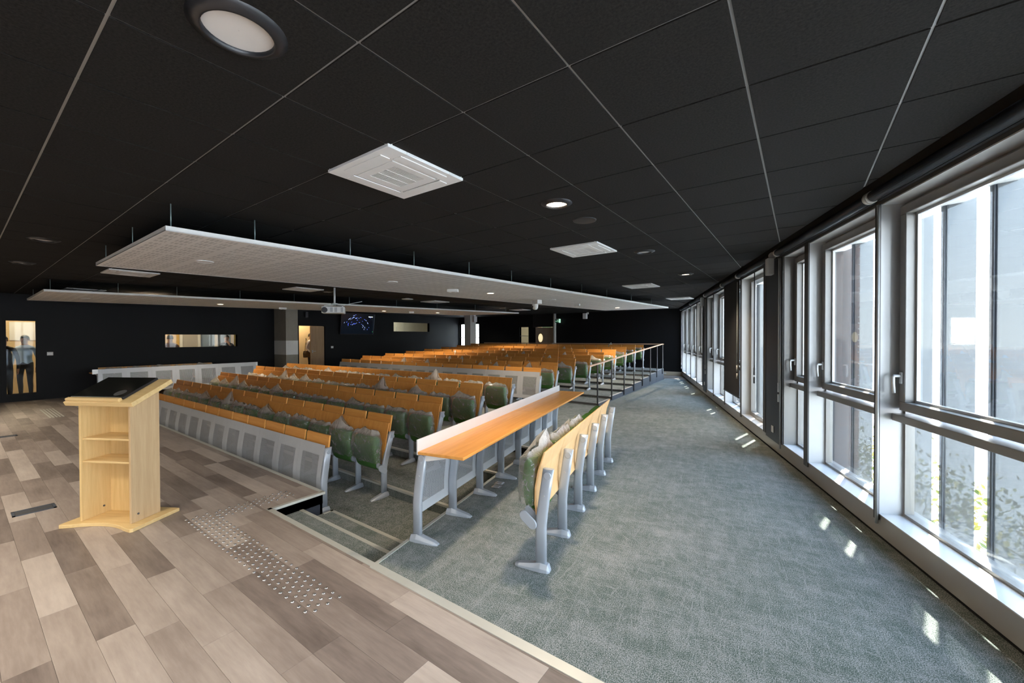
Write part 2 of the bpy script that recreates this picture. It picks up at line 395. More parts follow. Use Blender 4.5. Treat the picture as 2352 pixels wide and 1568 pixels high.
def clip(poly, nx, ny, c):
    """keep the side nx*x + ny*y <= c of a convex polygon"""
    out = []
    for i in range(len(poly)):
        a, b_ = poly[i], poly[(i + 1) % len(poly)]
        da, db = nx * a[0] + ny * a[1] - c, nx * b_[0] + ny * b_[1] - c
        if da <= 0: out.append(a)
        if (da < 0 < db) or (db < 0 < da):
            q = da / (da - db); out.append((a[0] + (b_[0] - a[0]) * q, a[1] + (b_[1] - a[1]) * q))
    return out
def area(poly): return abs(sum(poly[i][0] * poly[(i + 1) % len(poly)][1] - poly[(i + 1) % len(poly)][0] * poly[i][1] for i in range(len(poly)))) / 2 if len(poly) > 2 else 0
def inside(poly, regions): return [r_ for r_ in regions if r_]
def clip_to(poly, conv):
    """clip a convex polygon to another convex polygon given counter-clockwise"""
    for i in range(len(conv)):
        a, b_ = conv[i], conv[(i + 1) % len(conv)]
        nx, ny = b_[1] - a[1], -(b_[0] - a[0])
        poly = clip(poly, nx, ny, nx * a[0] + ny * a[1])
        if len(poly) < 3: return []
    return poly
def bary(poly): return (sum(p[0] for p in poly) / len(poly), sum(p[1] for p in poly) / len(poly))
def pieces(parent, name, polys, mat, z0, z1, limit, rest_name):
    """polys (x, y lists, z top) nearest in view as single parts, the rest as one stuff part"""
    sc = []
    for i, (pl, zt) in enumerate(polys):
        c = bary(pl); u, v, d = screen(c[0], c[1], zt)
        seen = d > .05 and -250 < u < 2600 and -250 < v < 1800
        sc.append(((area(pl) * abs(zt - HC) / max(d, .3) ** 3) if seen else 0, i))
    sc.sort(reverse=True); first = {i for s_, i in sc[:limit] if s_ > 0}
    rest = MB(); cache = {}
    for i, (pl, zt) in enumerate(polys):
        if i in first:
            c = bary(pl); loc_ = [(round(x - c[0], 4), round(y - c[1], 4)) for x, y in pl]; key = tuple(loc_)
            if key not in cache: cache[key] = MB().prism(loc_, z0, z1).mesh(name, mat, recalc=False)
            ob(name, cache[key], parent, (c[0], c[1], zt))
        else: rest.prism(pl, zt + z0, zt + z1)
    if rest.v: ob(rest_name, rest.mesh(rest_name, mat, recalc=False), parent, kind='stuff')

# ------------------------------------------------------------------ shell: floors
PITZ = [-.335, -.223, -.112, 0.]
NOSE = [2.32, 3.11, 3.99, 4.87]
EA = R(12.25); E0 = (-2.43, 1.705)
def edge_x(Y): return E0[0] - math.tan(EA) * (Y - E0[1])
def wall_x(Y, n=0.): return (W0 + ND * n).x - math.tan(WA) * (Y - (W0 + ND * n).y)
XL, YB, YN = -16.2, 17.3, -4.6
LX = -13.98                                        # pit side at the far wing
floor = S('floor', MB().prism([(XL, YN), (3.6, YN), (wall_x(1.705, .1), 1.705), (-2.43, 1.705), (-4.022, 1.705), (-4.022, 2.23), (-12.42, 2.23), (-12.42, 1.705), (LX, 1.705), (LX, 6.0), (XL, 6.0)], -.12, -.004), 'matt_black',
          label='grey brown wood plank floor of the speaker stage', cat='floor')
stage = [[(XL, YN), (3.6, YN), (wall_x(YN, .02), YN), (wall_x(1.69, .02), 1.69), (XL, 1.69)], [(-12.41, 1.69), (-4.03, 1.69), (-4.03, 2.215), (-12.41, 2.215)], [(XL, 1.69), (LX - .02, 1.69), (LX - .02, 6.0), (XL, 6.0)]]
stage[0] = [(XL, -1.6), (wall_x(-1.6, .02), -1.6), (wall_x(1.69, .02), 1.69), (XL, 1.69)]
planks = []
ky = -18
for ky in range(-18, 33):
    y0 = 1.05 + .155 * ky - .0005
    for kx in range(-16, 9):
        off = .51 * ((ky * 7 + (ky // 3)) % 2) + (.17 if ky % 5 == 2 else 0)
        x0 = -3.02 + 1.02 * kx + off
        r_ = [(x0 + .0006, y0 + .0006), (x0 + 1.0194, y0 + .0006), (x0 + 1.0194, y0 + .1544), (x0 + .0006, y0 + .1544)]
        for rg in stage:
            q = clip_to(r_, rg)
            if area(q) > .002: planks.append((q, 0.))
pieces(floor, 'plank', planks, 'plank_floor', -.004, 0., 300, 'far_planks')
# tactile studs
studm = MB().lathe([(.0125, 0), (.0115, .003), (.007, .0055), (.0005, .0062)], 10).mesh('tactile_stud', 'steel_stud')
for r_ in range(6):
    for k in range(28):
        x = -2.342 - .0757 * k + (.0378 if r_ % 2 else 0)
        if r_ == 5 and k == 27: continue
        ob('tactile_stud', studm, floor, (x, 1.187 + .0385 * r_, 0))
for r_ in range(6, 23):
    for k in range(3):
        ob('tactile_stud', studm, floor, (-4.19 - .0757 * k - (.0378 if r_ % 2 else 0), 1.187 + .0385 * r_ - .02, 0))
gm = B(-.80, .80, -.012, .012, 0, .004).mesh('guide_strip', 'alu_strip')
for k in range(5): ob('guide_strip', gm, floor, (-13.1, 1.15 + .045 * k, 0))
# stage edge trims
S('trim_1', MB().box(-12.42, -4.022, 2.205, 2.245, -.02, .004).box(-4.04, -4.0, 1.70, 2.245, -.02, .004), 'alu_strip', label='thin metal edging along the stage front', cat='edging')
S('trim_2', MB().box(-4.04, -2.43, 1.69, 1.735, -.02, .004).box(LX, -12.42, 1.69, 1.735, -.02, .004), 'alu_strip', label='ribbed metal nosing at the top of the stage steps', cat='edging')
S('trim_3', MB().prism([(-2.43, 1.68), (wall_x(1.68), 1.68), (wall_x(1.74), 1.74), (-2.45, 1.74)], -.01, .005), 'alu_strip', label='flat metal strip between the wood floor and the carpet', cat='edging')
S('wall_stage_front', MB().box(-12.42, -4.022, 2.20, 2.225, -.345, -.02).box(-4.045, -4.022, 1.70, 2.225, -.345, -.02).box(-12.42, -12.40, 1.70, 2.225, -.345, -.02).box(-4.045, -2.43, 1.70, 1.71, -.345, -.02).box(LX, -12.4, 1.70, 1.71, -.345, -.02), 'navy_panel', label='dark navy riser board under the stage edge', cat='riser')
# steps down into the pit, both sides
for nm, xa, xb in (('floor_steps', -4.022, None), ('floor_steps', LX, -12.40)):
    t_ = ob(nm, None, kind='structure', label='two carpeted steps with metal nosings going down ' + ('beside the long desk' if xb is None else 'at the far end of the stage'), cat='steps')
    for y0, y1, z in ((1.71, 2.02, -.11), (2.02, 2.335, -.226)):
        pl = [(xa, y0), (xb or edge_x(y0), y0), (xb or edge_x(y1), y1), (xa, y1)]
        MB().prism(pl, -.34, z).build('step', 'carpet', t_)
        pn = [(xa, y1 - .03), (xb or edge_x(y1 - .03), y1 - .03), (xb or edge_x(y1), y1 + .006), (xa, y1 + .006)]
        MB().prism(pn, z - .015, z + .003).build('nosing', 'alu_strip', t_)
        if xb is None and z < -.2: MB().prism([(xa, 2.23), (xa + .03, 2.23), (xa + .03, y1), (xa, y1)], z - .01, z + .003).build('nosing', 'alu_strip', t_)
# carpet: aisle level and pit tiers, tile by tile
aisle = S('floor_carpet', MB().prism([(-2.43, 1.72), (wall_x(1.72, .1), 1.72), (wall_x(4.87, .1), 4.87), (edge_x(4.87), 4.87)], -.36, -.004)
          .prism([(XL, 4.875), (wall_x(4.875, .1), 4.875), (wall_x(17.4, .1), 17.4), (XL, 17.4)], -.36, -.004), 'matt_black', label='green grey carpet tiles with pale streaks along the windows', cat='floor')
rows_r = [[(-2.44, 1.74), (wall_x(1.74, .02), 1.74), (wall_x(4.87, .02), 4.87), (edge_x(4.87) + .02, 4.87)],
          [(-14.0, 4.87), (wall_x(4.87, .02), 4.87), (wall_x(8.72, .02), 8.72), (-14.0, 8.72)],
          [(-3.80, 8.72), (wall_x(8.72, .02), 8.72), (wall_x(15.9, .02), 15.9), (-4.19, 15.9)]]
tier_r = []
for k in range(3):
    y0, y1 = NOSE[k], NOSE[k + 1]
    tier_r.append(([(LX, y0), (edge_x(y0), y0), (edge_x(y1), y1), (LX, y1)], PITZ[k]))
tiles = []
ca, sa = math.cos(EA), math.sin(EA)
for i in range(-34, 16):
    for j in range(-6, 42):
        q0 = [(i * .5 + .0004, j * .5 + .0004), (i * .5 + .4996, j * .5 + .0004), (i * .5 + .4996, j * .5 + .4996), (i * .5 + .0004, j * .5 + .4996)]
        q0 = [(-.75 + x * ca - y * sa, 1.72 + x * sa + y * ca) for x, y in q0]
        for rg in rows_r:
            q = clip_to(q0, rg)
            if area(q) > .002: tiles.append((q, 0.))
pieces(aisle, 'carpet_tile', tiles, 'carpet', -.006, 0., 300, 'far_carpet_tiles')
for k, (pl, z) in enumerate(tier_r):
    t_ = S('floor_tier', MB().prism([(x, y) for x, y in pl], -.5, z), 'carpet', label=['lowest carpeted tier of the pit behind the stage', 'second carpeted tier of the pit with a pale nosing', 'third carpeted tier of the pit with a pale nosing'][k], cat='floor')
    y1 = NOSE[k + 1]
    MB().prism([(LX, y1 - .012), (edge_x(y1), y1 - .012), (edge_x(y1), y1 + .03), (LX, y1 + .03)], PITZ[k + 1] - .02, PITZ[k + 1] + .003).build('nosing', 'alu_strip', t_)
S('trim_4', MB().prism([(edge_x(1.71) - .012, 1.71), (edge_x(1.71) + .02, 1.71), (edge_x(4.87) + .02, 4.87), (edge_x(4.87) - .012, 4.87)], -.02, .004), 'alu_strip', label='thin metal edging where the aisle drops to the pit', cat='edging')
S('wall_pit_side', MB().prism([(edge_x(1.71) - .008, 1.71), (edge_x(1.71) + .004, 1.71), (edge_x(4.87) + .004, 4.87), (edge_x(4.87) - .008, 4.87)], -.345, -.02), 'carpet', label='carpeted side of the aisle platform above the pit', cat='riser')
S('wall_pit_far', MB().box(LX - .02, LX, 1.705, 4.9, -.345, -.004), 'navy_panel', label='far side of the pit under the wing bench', cat='riser')
# wood strip at the far end of the aisle
fw = S('floor_back', B(-16.2, -3.4, 15.9, YB, -.1, -.004), 'matt_black', label='strip of wood floor along the far black wall', cat='floor')
pls = []
for k in range(9):
    for i in range(13):
        q = clip_to([(-16.2 + i * 1.02 + .5 * (k % 2), 15.9 + k * .155), (-15.181 + i * 1.02 + .5 * (k % 2), 15.9 + k * .155), (-15.181 + i * 1.02 + .5 * (k % 2), 16.054 + k * .155), (-16.2 + i * 1.02 + .5 * (k % 2), 16.054 + k * .155)], [(-16.2, 15.9), (wall_x(15.9, .02), 15.9), (wall_x(YB, .02), YB), (-16.2, YB)])
        if area(q) > .002: pls.append((q, 0.))
pieces(fw, 'plank', pls, 'plank_floor', -.004, 0., 20, 'far_planks')
# raised tiers of the back block with the stepped slate side
SX0, SY0 = -3.857, 9.664
SA = R(3.0)
def str_x(Y): return SX0 - math.tan(SA) * (Y - SY0)
TN = [8.72, 9.56, 10.56, 11.52, 12.46, 13.40, 14.37, 15.55]
TZ = [.05, .105, .162, .22, .28, .342, .405]
for k in range(7):
    y0, y1 = TN[k], TN[k + 1]
    t_ = S('floor_tier', MB().prism([(-13.0, y0), (str_x(y0), y0), (str_x(15.55), 15.55), (-13.0, 15.55)], -.003 if k == 0 else TZ[k - 1] - .002, TZ[k]), 'carpet',
           label='%s carpeted tier of the raised back block' % ['lowest', 'second', 'third', 'fourth', 'fifth', 'sixth', 'topmost'][k], cat='floor')
    MB().prism([(-13.0, y0 - .004), (str_x(y0), y0 - .004), (str_x(y0), y0 + .03), (-13.0, y0 + .03)], TZ[k] - .035, TZ[k] + .003).build('nosing', 'dark_grey', t_)
    MB().prism([(str_x(y0) - .035, y0), (str_x(y0) + .012, y0), (str_x(y1) + .012, y1), (str_x(y1) - .035, y1)], TZ[k], TZ[k] + .006).build('edging', 'alu_light', t_)
    MB().prism([(str_x(y0) + .001, y0 + .004), (str_x(y0) + .022, y0 + .004), (str_x(y1) + .022, y1 - .004), (str_x(y1) + .001, y1 - .004)], .0, TZ[k] - .002).build('side_panel', 'slate_panel', t_)
# ------------------------------------------------------------------ ceiling
CZ = 2.751
GX, GY = .3998, .3349
roomc = [(XL, YN), (wall_x(YN, -.15), YN), (wall_x(YB, -.15), YB), (XL, YB)]
ceil = S('ceiling', MB().prism([(XL - .1, YN - .1), (wall_x(YN, .5), YN - .1), (wall_x(YB, .5), YB + .1), (XL - .1, YB + .1)], CZ + .22, CZ + .30), 'matt_black', label='dark suspended ceiling of square charcoal tiles', cat='ceiling')
AC = []
ct = []
def cell(i, j): return (GX - .6 * i - .6, GY + .6 * j)   # lower corner of a tile
skip = {(4, 2), (4, 7), (5, 14), (5, 20), (16, 2), (16, 7), (16, 14), (23, 2), (16, 22)}
for i in range(-7, 28):
    for j in range(-9, 29):
        if (i, j) in skip: continue
        x, y = cell(i, j)
        q = clip_to([(x + .006, y + .006), (x + .594, y + .006), (x + .594, y + .594), (x + .006, y + .594)], roomc)
        if area(q) > .003: ct.append((q, CZ))
pieces(ceil, 'ceiling_tile', ct, 'ceiling_tile', -.006, .012, 300, 'far_ceiling_tiles')
for i in range(-7, 28):
    x = GX - .6 * i
    q = clip_to([(x - .012, YN), (x + .012, YN), (x + .012, YB), (x - .012, YB)], roomc)
    if area(q) > .01: MB().prism(q, CZ, CZ + .03).build('grid_bar', 'tee_bar', ceil)
for j in range(-8, 29):
    y = GY + .6 * j
    q = clip_to([(XL, y - .012), (4, y - .012), (4, y + .012), (XL, y + .012)], roomc)
    if area(q) > .01: MB().prism(q, CZ + .0005, CZ + .03).build('grid_bar', 'tee_bar', ceil)

# ------------------------------------------------------------------ dark walls
def wall_with_holes(axis, c0, c1, a0, a1, z0, z1, holes):
    """slab between c0..c1 across; holes = (a0,a1,z0,z1) along the wall, not overlapping in a"""
    mb = MB()
    def bx(p, q, u, v):
        if q - p < 1e-4 or v - u < 1e-4: return
        if axis == 'x': mb.box(c0, c1, p, q, u, v)
        else: mb.box(p, q, c0, c1, u, v)
    cur = a0
    for h in sorted(holes):
        bx(cur, h[0], z0, z1); bx(h[0], h[1], z0, h[2]); bx(h[0], h[1], h[3], z1); cur = h[1]
    bx(cur, a1, z0, z1); return mb
LH = [(.80, 1.29, .19, 2.06), (3.91, 5.90, 1.31, 1.72), (8.05, 9.13, 0.0, 2.085), (12.64, 14.98, 1.905, 2.36)]
S('wall_left', wall_with_holes('x', XL - .14, XL, YN, YB + .2, -.02, CZ + .25, LH), 'black_wall', label='long matt black wall with the doorway and the strip windows', cat='wall')
BH = [(-16.14, -14.68, .9, 2.345), (-11.89, -11.34, .9, 2.12), (-10.93, -9.89, 0, 2.10)]
S('wall_back', wall_with_holes('y', YB, YB + .14, XL, -3.6, -.02, CZ + .25, BH), 'black_wall', label='far black wall behind the back rows', cat='wall')
S('wall_back_step', B(-11.05, -9.86, YB - .05, YB - .001, 2.10, CZ + .02), 'satin_black', label='shallow black boxing above the far wooden door', cat='wall')
S('baseboard_back', B(-9.6, -3.6, YB - .02, YB, 0, .16), 'skirting_wood', label='pale skirting board at the foot of the far black wall', cat='skirting')
MB().box(-4.62, -4.50, YB - .026, YB - .02, .05, .11).build('wall_outlet', 'white_plastic', label='white outlet plate on the pale skirting board', cat='outlet')
# wall behind the camera: solid, without openings
S('wall_near', MB().box(XL, 3.7, YN - .14, YN, -.02, CZ + .25), 'black_wall', label='wall behind the stage', cat='wall')

# ------------------------------------------------------------------ window wall (local x = n, y = s)
def W(name, mb, mat, parent=None, bevel=0, **k):
    if parent: return mb.build(name, mat, parent, bevel, **k)
    return mb.build(name, mat, None, bevel, loc=W0, rot=WA, **k)
SEND = 15.05
ww = thing('wall_right', 'window wall with aluminium plinth and mullions', 'wall', W0, WA, kind='structure')
W('plinth', B(0, .30, -9.5, SEND, .035, .196), 'plinth', ww)
W('plinth_gap', B(.03, .3, -9.5, SEND, -.05, .036), 'matt_black', ww)
W('sill', B(-.004, .18, -9.5, SEND, .196, .203), 'alu_light', ww, label='pale flat sill plate')
W('lintel', B(0, .30, -9.5, SEND, 2.63, CZ + .25), 'mullion_dark', ww)
W('soffit', B(0.002, .17, -9.5, SEND, 2.622, 2.63), 'alu_light', ww, label='pale soffit plate')
W('eaves', B(.30, .42, -9.5, SEND, 2.56, 2.95), 'building_white', ww)
PIERS = [(3.36, 4.20), (9.07, 9.85)]
for a, c in PIERS:
    W('pier', B(.001, .30, a, c, .19, 2.63), 'alu_frame', ww)
    W('pier_board', B(-.012, .001, a + .14, c - .14, .16 if a < 5 else .1, 2.63), 'navy_panel', ww, label='dark navy board between the windows')
    for q in (a + .01, a + .075, c - .12, c - .055): W('pier_strip', B(-.014, .001, q, q + .045, .19, 2.63), 'mullion_dark', ww)
MULL = [(-9.5, -9.4), (-8.1, -8.0), (-6.75, -6.65), (-5.4, -5.3), (-4.05, -3.95), (-2.75, -2.65), (-1.42, -1.34), (-.12, -.06), (1.234, 1.287), (2.574, 2.68), (5.493, 5.56), (6.873, 6.93), (8.149, 8.21), (10.932, 10.99), (12.30, 12.36), (13.60, 13.66), (14.9, SEND)]
for a, c in MULL:
    W('mullion', B(.0, .22, a, c, .19, 2.63), 'alu_light', ww)
    W('mullion_cap', B(-.014, .0, a, c, .15, 2.63), 'mullion_dark', ww)
PH = MB()
WINS = [(-2.65, -1.42, 't'), (-1.34, -.12, 't'), (-.06, 1.234, 't'), (1.287, 2.574, 't'), (2.68, 3.36, 't'), (4.20, 5.493, 'd'), (5.56, 6.873, 't'), (6.93, 8.149, 't'), (8.21, 9.07, 't'), (9.85, 10.932, 't'), (10.99, 12.30, 't'), (12.36, 13.60, 't'), (13.66, 14.9, 't')]
def frame(mb, n0, n1, s0, s1, z0, z1, w):
    mb.box(n0, n1, s0, s1, z0, z0 + w); mb.box(n0, n1, s0, s1, z1 - w, z1); mb.box(n0, n1, s0, s0 + w, z0 + w, z1 - w); mb.box(n0, n1, s1 - w, s1, z0 + w, z1 - w); return mb
for k, (a, c, ty) in enumerate(WINS):
    w_ = thing('window_%d' % (k + 1), '', '', W0, WA, kind='structure')
    w_['label'] = 'aluminium window bay %s with %s' % (['just behind the viewpoint', 'beside the viewpoint', 'beside the long bench', 'second along from the viewpoint', 'narrow with brick showing', 'glazed down to the sill', 'half covered by the black blind', 'after the black blind', 'before the far navy board', 'after the far navy board', 'third from the far corner', 'second from the far corner', 'in the far corner'][k], 'one tall pane' if ty == 'd' else 'an opening sash over a fixed pane')
    w_['category'] = 'window'
    if ty == 't':
        W('window_frame', frame(MB(), .15, .21, a, c, .203, 2.622, .022), 'alu_frame', w_)
        W('transom', B(.075, .21, a, c, .945, 1.0), 'alu_frame', w_, .004)
        W('sash', frame(MB(), .105, .175, a + .03, c - .03, 1.03, 2.59, .068), 'alu_frame', w_, .005)
        W('glazing_bead', frame(MB(), .168, .19, a + .098, c - .098, 1.098, 2.522, .018), 'alu_light', w_)
        W('pane', B(.180, .186, a + .10, c - .10, 1.10, 2.52), 'glass', w_)
        W('lower_pane', B(.178, .184, a + .02, c - .02, .22, .945), 'glass', w_)
        hs = c - .065
        h_ = MB(); h_.box(.093, .106, hs - .016, hs + .016, 1.235, 1.325).build('handle_plate', 'alu_light', w_, .006)
        MB().tube([(.1, hs, 1.295), (.055, hs, 1.295), (.050, hs, 1.285), (.048, hs - .004, 1.24), (.052, hs - .006, 1.165)], .011, 8).build('handle', 'white_plastic', w_)
    else:
        W('window_frame', frame(MB(), .13, .21, a, c, .203, 2.622, .065), 'alu_frame', w_, .005)
        W('pane', B(.178, .184, a + .06, c - .06, .265, 2.56), 'glass', w_)
        MB().cyl((.176, a + .26, 1.38), (.170, a + .26, 1.38), .10, 24).build('sticker', 'red_sticker', w_, label='round red rescue-access sticker')
MB().box(-.020, -.012, 3.70, 3.79, .27, .36).build('wall_outlet', 'white_plastic', None, .003, loc=W0, rot=WA, label='white outlet plate low on the near navy board between windows', cat='outlet')
MB().box(-.020, -.012, 9.40, 9.49, .27, .36).build('wall_outlet', 'white_plastic', None, .003, loc=W0, rot=WA, label='white outlet plate low on the far navy board between windows', cat='outlet')

# roller blinds
def blind(label, s0, s1, drop=None, rods=(), motor=None):
    t_ = thing('roller_blind', label, 'blind', W0, WA, 'roller blinds along the window wall')
    MB().cyl((-.055, s0 + .03, 2.695), (-.055, s1 - .03, 2.695), .043, 20).build('tube', 'blind_tube', t_)
    for q in (s0 + .012, s1 - .012):
        MB().cyl((-.055, q - .014, 2.695), (-.055, q + .014, 2.695), .048, 20).build('end_cap', 'white_plastic', t_)
    MB().box(-.03, -.005, s0 + .02, s1 - .02, 2.655, 2.74).build('fixing_rail', 'matt_black', t_)
    if drop:
        MB().box(-.030, -.026, s0 + .02, s1 - .02, drop, 2.67).build('fabric', 'blind_fabric', t_)
        MB().box(-.036, -.020, s0 + .02, s1 - .02, drop - .02, drop + .005).build('bottom_bar', 'satin_black', t_)
    for sr, z0, z1, mt in rods:
        MB().cyl((-.04, sr, z0 + .25), (-.04, sr, z1), .008, 8).build('pull_rod', mt, t_)
        MB().cyl((-.04, sr, z0), (-.04, sr, z0 + .10), .013, 8).cyl((-.04, sr, z0 + .13), (-.04, sr, z0 + .25), .013, 8).build('rod_grip', mt, t_)
    if motor:
        MB().box(-.13, -.05, motor - .05, motor + .07, 2.43, 2.66).build('gear_box', 'white_plastic', t_, .012)
    return t_
blind('rolled-up dark blind tube over the bay beside the viewpoint', -2.7, 1.25)
blind('rolled-up dark blind tube over the wide and the narrow windows', 1.265, 3.46, rods=[(3.43, .74, 2.62, 'white_plastic')])
blind('short rolled-up blind with a grey gear box above the near navy board', 3.62, 5.52, rods=[(4.55, .86, 2.6, 'dark_grey')], motor=3.62)
blind('lowered black blind covering one window bay', 5.54, 6.88, drop=.49, rods=[(5.66, .82, 2.6, 'white_plastic')])
blind('rolled-up blind tube before the far navy board', 6.92, 9.05)
blind('rolled-up blind tube with a gear box at the far navy board', 9.1, 12.0, rods=[(9.16, .6, 2.6, 'white_plastic')], motor=9.35)
blind('rolled-up blind tube ending in the far corner', 12.02, 14.95, rods=[(14.9, .3, 2.6, 'white_plastic')])
# round steel rods of the blind guides at the mullions
for a, c, lb in ((1.2, .1, 'slim steel conduit running down the nearest mullion'), (3.395, .1, 'slim steel conduit beside the near navy board')):
    MB().cyl((-.024, a + .02, .13), (-.024, a + .02, 2.62), .011, 10).build('conduit', 'alu_light', None, loc=W0, rot=WA, label=lb, cat='conduit')

# ------------------------------------------------------------------ outside the windows
finm = MB(); 
I, O = (.35, 0.), (.475, -.072)
dv = Vector((O[0] - I[0], O[1] - I[1], 0)).normalized(); nv = Vector((-dv.y, dv.x, 0)) * .006
pl = [(I[0] - nv.x, I[1] - nv.y), (O[0] - nv.x, O[1] - nv.y), (O[0] + nv.x, O[1] + nv.y), (I[0] + nv.x, I[1] + nv.y)]
fin_me = MB().prism(pl, -.35, 3.1).mesh('screen_panel', 'screen_mesh')
post_me = B(.338, .356, .002, .036, -.35, 3.1).mesh('screen_post', 'slate_panel')
FA = [1.142 + .43 * k for k in range(-26, 33)]
nf = 0
for q in FA:
    if 3.0 < q < 4.55 or 8.75 < q < 10.1 or q > SEND or q < -1.2: continue
    t_ = thing('sunscreen_fin', 'tall translucent white screen fin outside the windows', 'sunscreen', W0 + WD * q, WA, 'sunscreen fins outside the window wall')
    ob('screen_panel', fin_me, t_); ob('screen_post', post_me, t_)
# the door-like bay lets the sun through
# brick piers outside
def brick_pier(s0, s1, n0, n1, label):
    t_ = thing('brick_pier', label, 'pier', W0, WA, group='brick piers outside the windows')
    MB().box(n0 + .012, n1 - .012, s0 + .012, s1 - .012, -.4, 3.1).build('mortar_core', 'mortar', t_)
    h, L, g = .065, .215, .010; z = -.10; row = 0; cache = {}
    while z < 2.95:
        y = n0 - (L + g) / 2 * (row % 2)
        while y < n1 - .005:
            a, c = max(y, n0), min(y + L, n1)
            if c - a > .02:
                k = round(c - a, 3)
                if k not in cache: cache[k] = B(0, k, 0, .05, 0, h).mesh('brick', 'brick')
                ob('brick', cache[k], t_, (a, s0, z))
            y += L + g
        z += h + g; row += 1
brick_pier(3.62, 4.3, .31, .92, 'red brick pier outside the narrow window')
brick_pier(9.2, 9.9, .31, .92, 'red brick pier outside the far navy board')
gr = S('ground', MB().box(-60, 90, -60, 90, -.62, -.45), 'asphalt', label='pale paved yard outside the building', cat='ground')
# keep the yard out of the room: the room floors sit above it
def leaves(n, fn, size, rnd):
    mb = MB()
    for _ in range(n):
        p = Vector(fn(rnd)); a = Vector((rnd.gauss(0, 1), rnd.gauss(0, 1), rnd.gauss(0, 1))).normalized(); c = a.orthogonal().normalized(); d = a.cross(c); s_ = size * rnd.uniform(.6, 1.3)
        mb.add([p - c * s_, p + d * s_ * .5, p + c * s_, p - d * s_ * .5], [(0, 1, 2, 3)])
    return mb
def tree(p, h, r_, seed, label):
    rnd = random.Random(seed); t_ = thing('tree', label, 'tree', (p.x, p.y, -.45), 0, 'trees beyond the yard')
    MB().tube([(0, 0, 0), (.05, .02, h * .3), (-.04, .05, h * .55), (.03, 0, h * .75)], .14, 8).build('trunk', 'bark', t_)
    blobs = [(rnd.gauss(0, r_ * .45), rnd.gauss(0, r_ * .45), h * .68 + rnd.gauss(0, r_ * .4)) for _ in range(9)]
    def fn(rn):
        b_ = rn.choice(blobs); d = Vector((rn.gauss(0, 1), rn.gauss(0, 1), rn.gauss(0, 1))).normalized() * r_ * .55 * rn.random() ** .4
        return (b_[0] + d.x, b_[1] + d.y, b_[2] + d.z)
    ob('crown', leaves(2600, fn, .16, rnd).mesh('crown', 'leaf', recalc=False), t_)
tree(wp(16, 17.5), 4.3, 1.5, 3, 'leafy green tree across the yard seen between near screen fins')
tree(wp(19, 24.0), 5.0, 1.9, 4, 'broad green tree across the yard beside the white building')
tree(wp(24, 15.0), 6.0, 2.0, 5, 'tall green tree at the far side of the yard')
tree(wp(15, 46.0), 6.5, 2.2, 6, 'green tree standing far along the yard')
hd = thing('hedge', 'low yellow green shrubs growing at the foot of the windows', 'shrub', W0, WA)
rnd = random.Random(11)
ob('foliage', leaves(5000, lambda r__: (r__.uniform(1.0, 2.2), r__.uniform(-3, 9), -.45 + abs(r__.gauss(0, .24))), .035, rnd).mesh('foliage', 'hedge_leaf', recalc=False), hd, kind='stuff')
bl = thing('building', 'low white building with a rounded roof beyond the yard', 'building', wp(30, 24, -.45), WA)
MB().extrude_x([(-14, 0), (14, 0), (14, 2.6)] + [(14 * math.cos(a), 2.6 + 1.5 * math.sin(a)) for a in [PI * k / 12 for k in range(1, 12)]] + [(-14, 2.6)], 0, 9).build('wall', 'building_white', bl)
for k in range(7): B(-.03, .02, -12 + k * 3.6, -10.4 + k * 3.6, 1.1, 1.9).build('window', 'glass_dark', bl)
def car(p, rot, label):
    t_ = thing('car', label, 'car', (p.x, p.y, -.45), rot, 'parked cars in the yard')
    prof = [(-2.0, .28), (2.05, .28), (2.1, .6), (2.0, .75), (1.2, .88), (.55, 1.36), (-1.0, 1.42), (-1.75, .98), (-2.05, .9)]
    MB().extrude_x(prof, -.85, .85).build('body', 'car_paint', t_, .05, 2)
    for s_ in (-1, 1): MB().extrude_x([(1.0, .90), (.5, 1.28), (-.95, 1.34), (-1.5, .98)], s_ * .84, s_ * .865).build('window', 'glass_dark', t_)
    for y in (-1.25, 1.3):
        for s_ in (-1, 1): MB().cyl((s_ * .70, y, .32), (s_ * .88, y, .32), .32, 18).build('wheel', 'rubber', t_)
car(wp(21, 20), WA + .2, 'pale car parked in the yard before the white building'); car(wp(20, 13), WA + 1.2, 'pale car parked across the yard by the tall tree')

# ------------------------------------------------------------------ seats
ZS = 1.085
def leg_rings(prof, rx, ry, seg=16):
    rings = []
    for y, z in prof:
        r_ = []
        for i in range(seg):
            a_ = 2 * PI * i / seg; c_, s_ = math.cos(a_), math.sin(a_)
            r_.append((rx * math.copysign(abs(c_) ** .6, c_), y + ry * math.copysign(abs(s_) ** .6, s_), z))
        rings.append(r_)
    return rings
def leg_mesh(zs, lean, top=.705):
    prof = [(0, .02), (0, .30), (.010 * lean, .40), (.030 * lean, .54), (.055 * lean, top)]
    return MB().loft(leg_rings([(y, z * zs) for y, z in prof], .019, .039)).mesh('leg', 'silver_paint')
def foot_mesh(sgn=1):
    r_ = []
    for y, w, h in ((.066, .022, .020), (.052, .036, .050), (.0, .040, .060), (-.06, .036, .046), (-.16, .030, .026), (-.192, .018, .014)):
        r_.append([(-w, y * sgn, 0), (-w * .95, y * sgn, h * .45), (-w * .55, y * sgn, h), (w * .55, y * sgn, h), (w * .95, y * sgn, h * .45), (w, y * sgn, 0)])
    return MB().loft(r_, smooth=False).mesh('foot', 'silver_paint', .003, 2)
def knob_mesh(x0=.017, x1=.026):
    return MB().cyl((x0, 0, 0), (x1, 0, 0), .026, 20).mesh('leg_knob', 'silver_paint', .003)
LEGM = {'row': leg_mesh(ZS, 2.2, .71), 'bench': leg_mesh(1., 1.0), 'desk': leg_mesh(1., 1.05)}
FOOTM, FOOTD = foot_mesh(1), foot_mesh(-1)
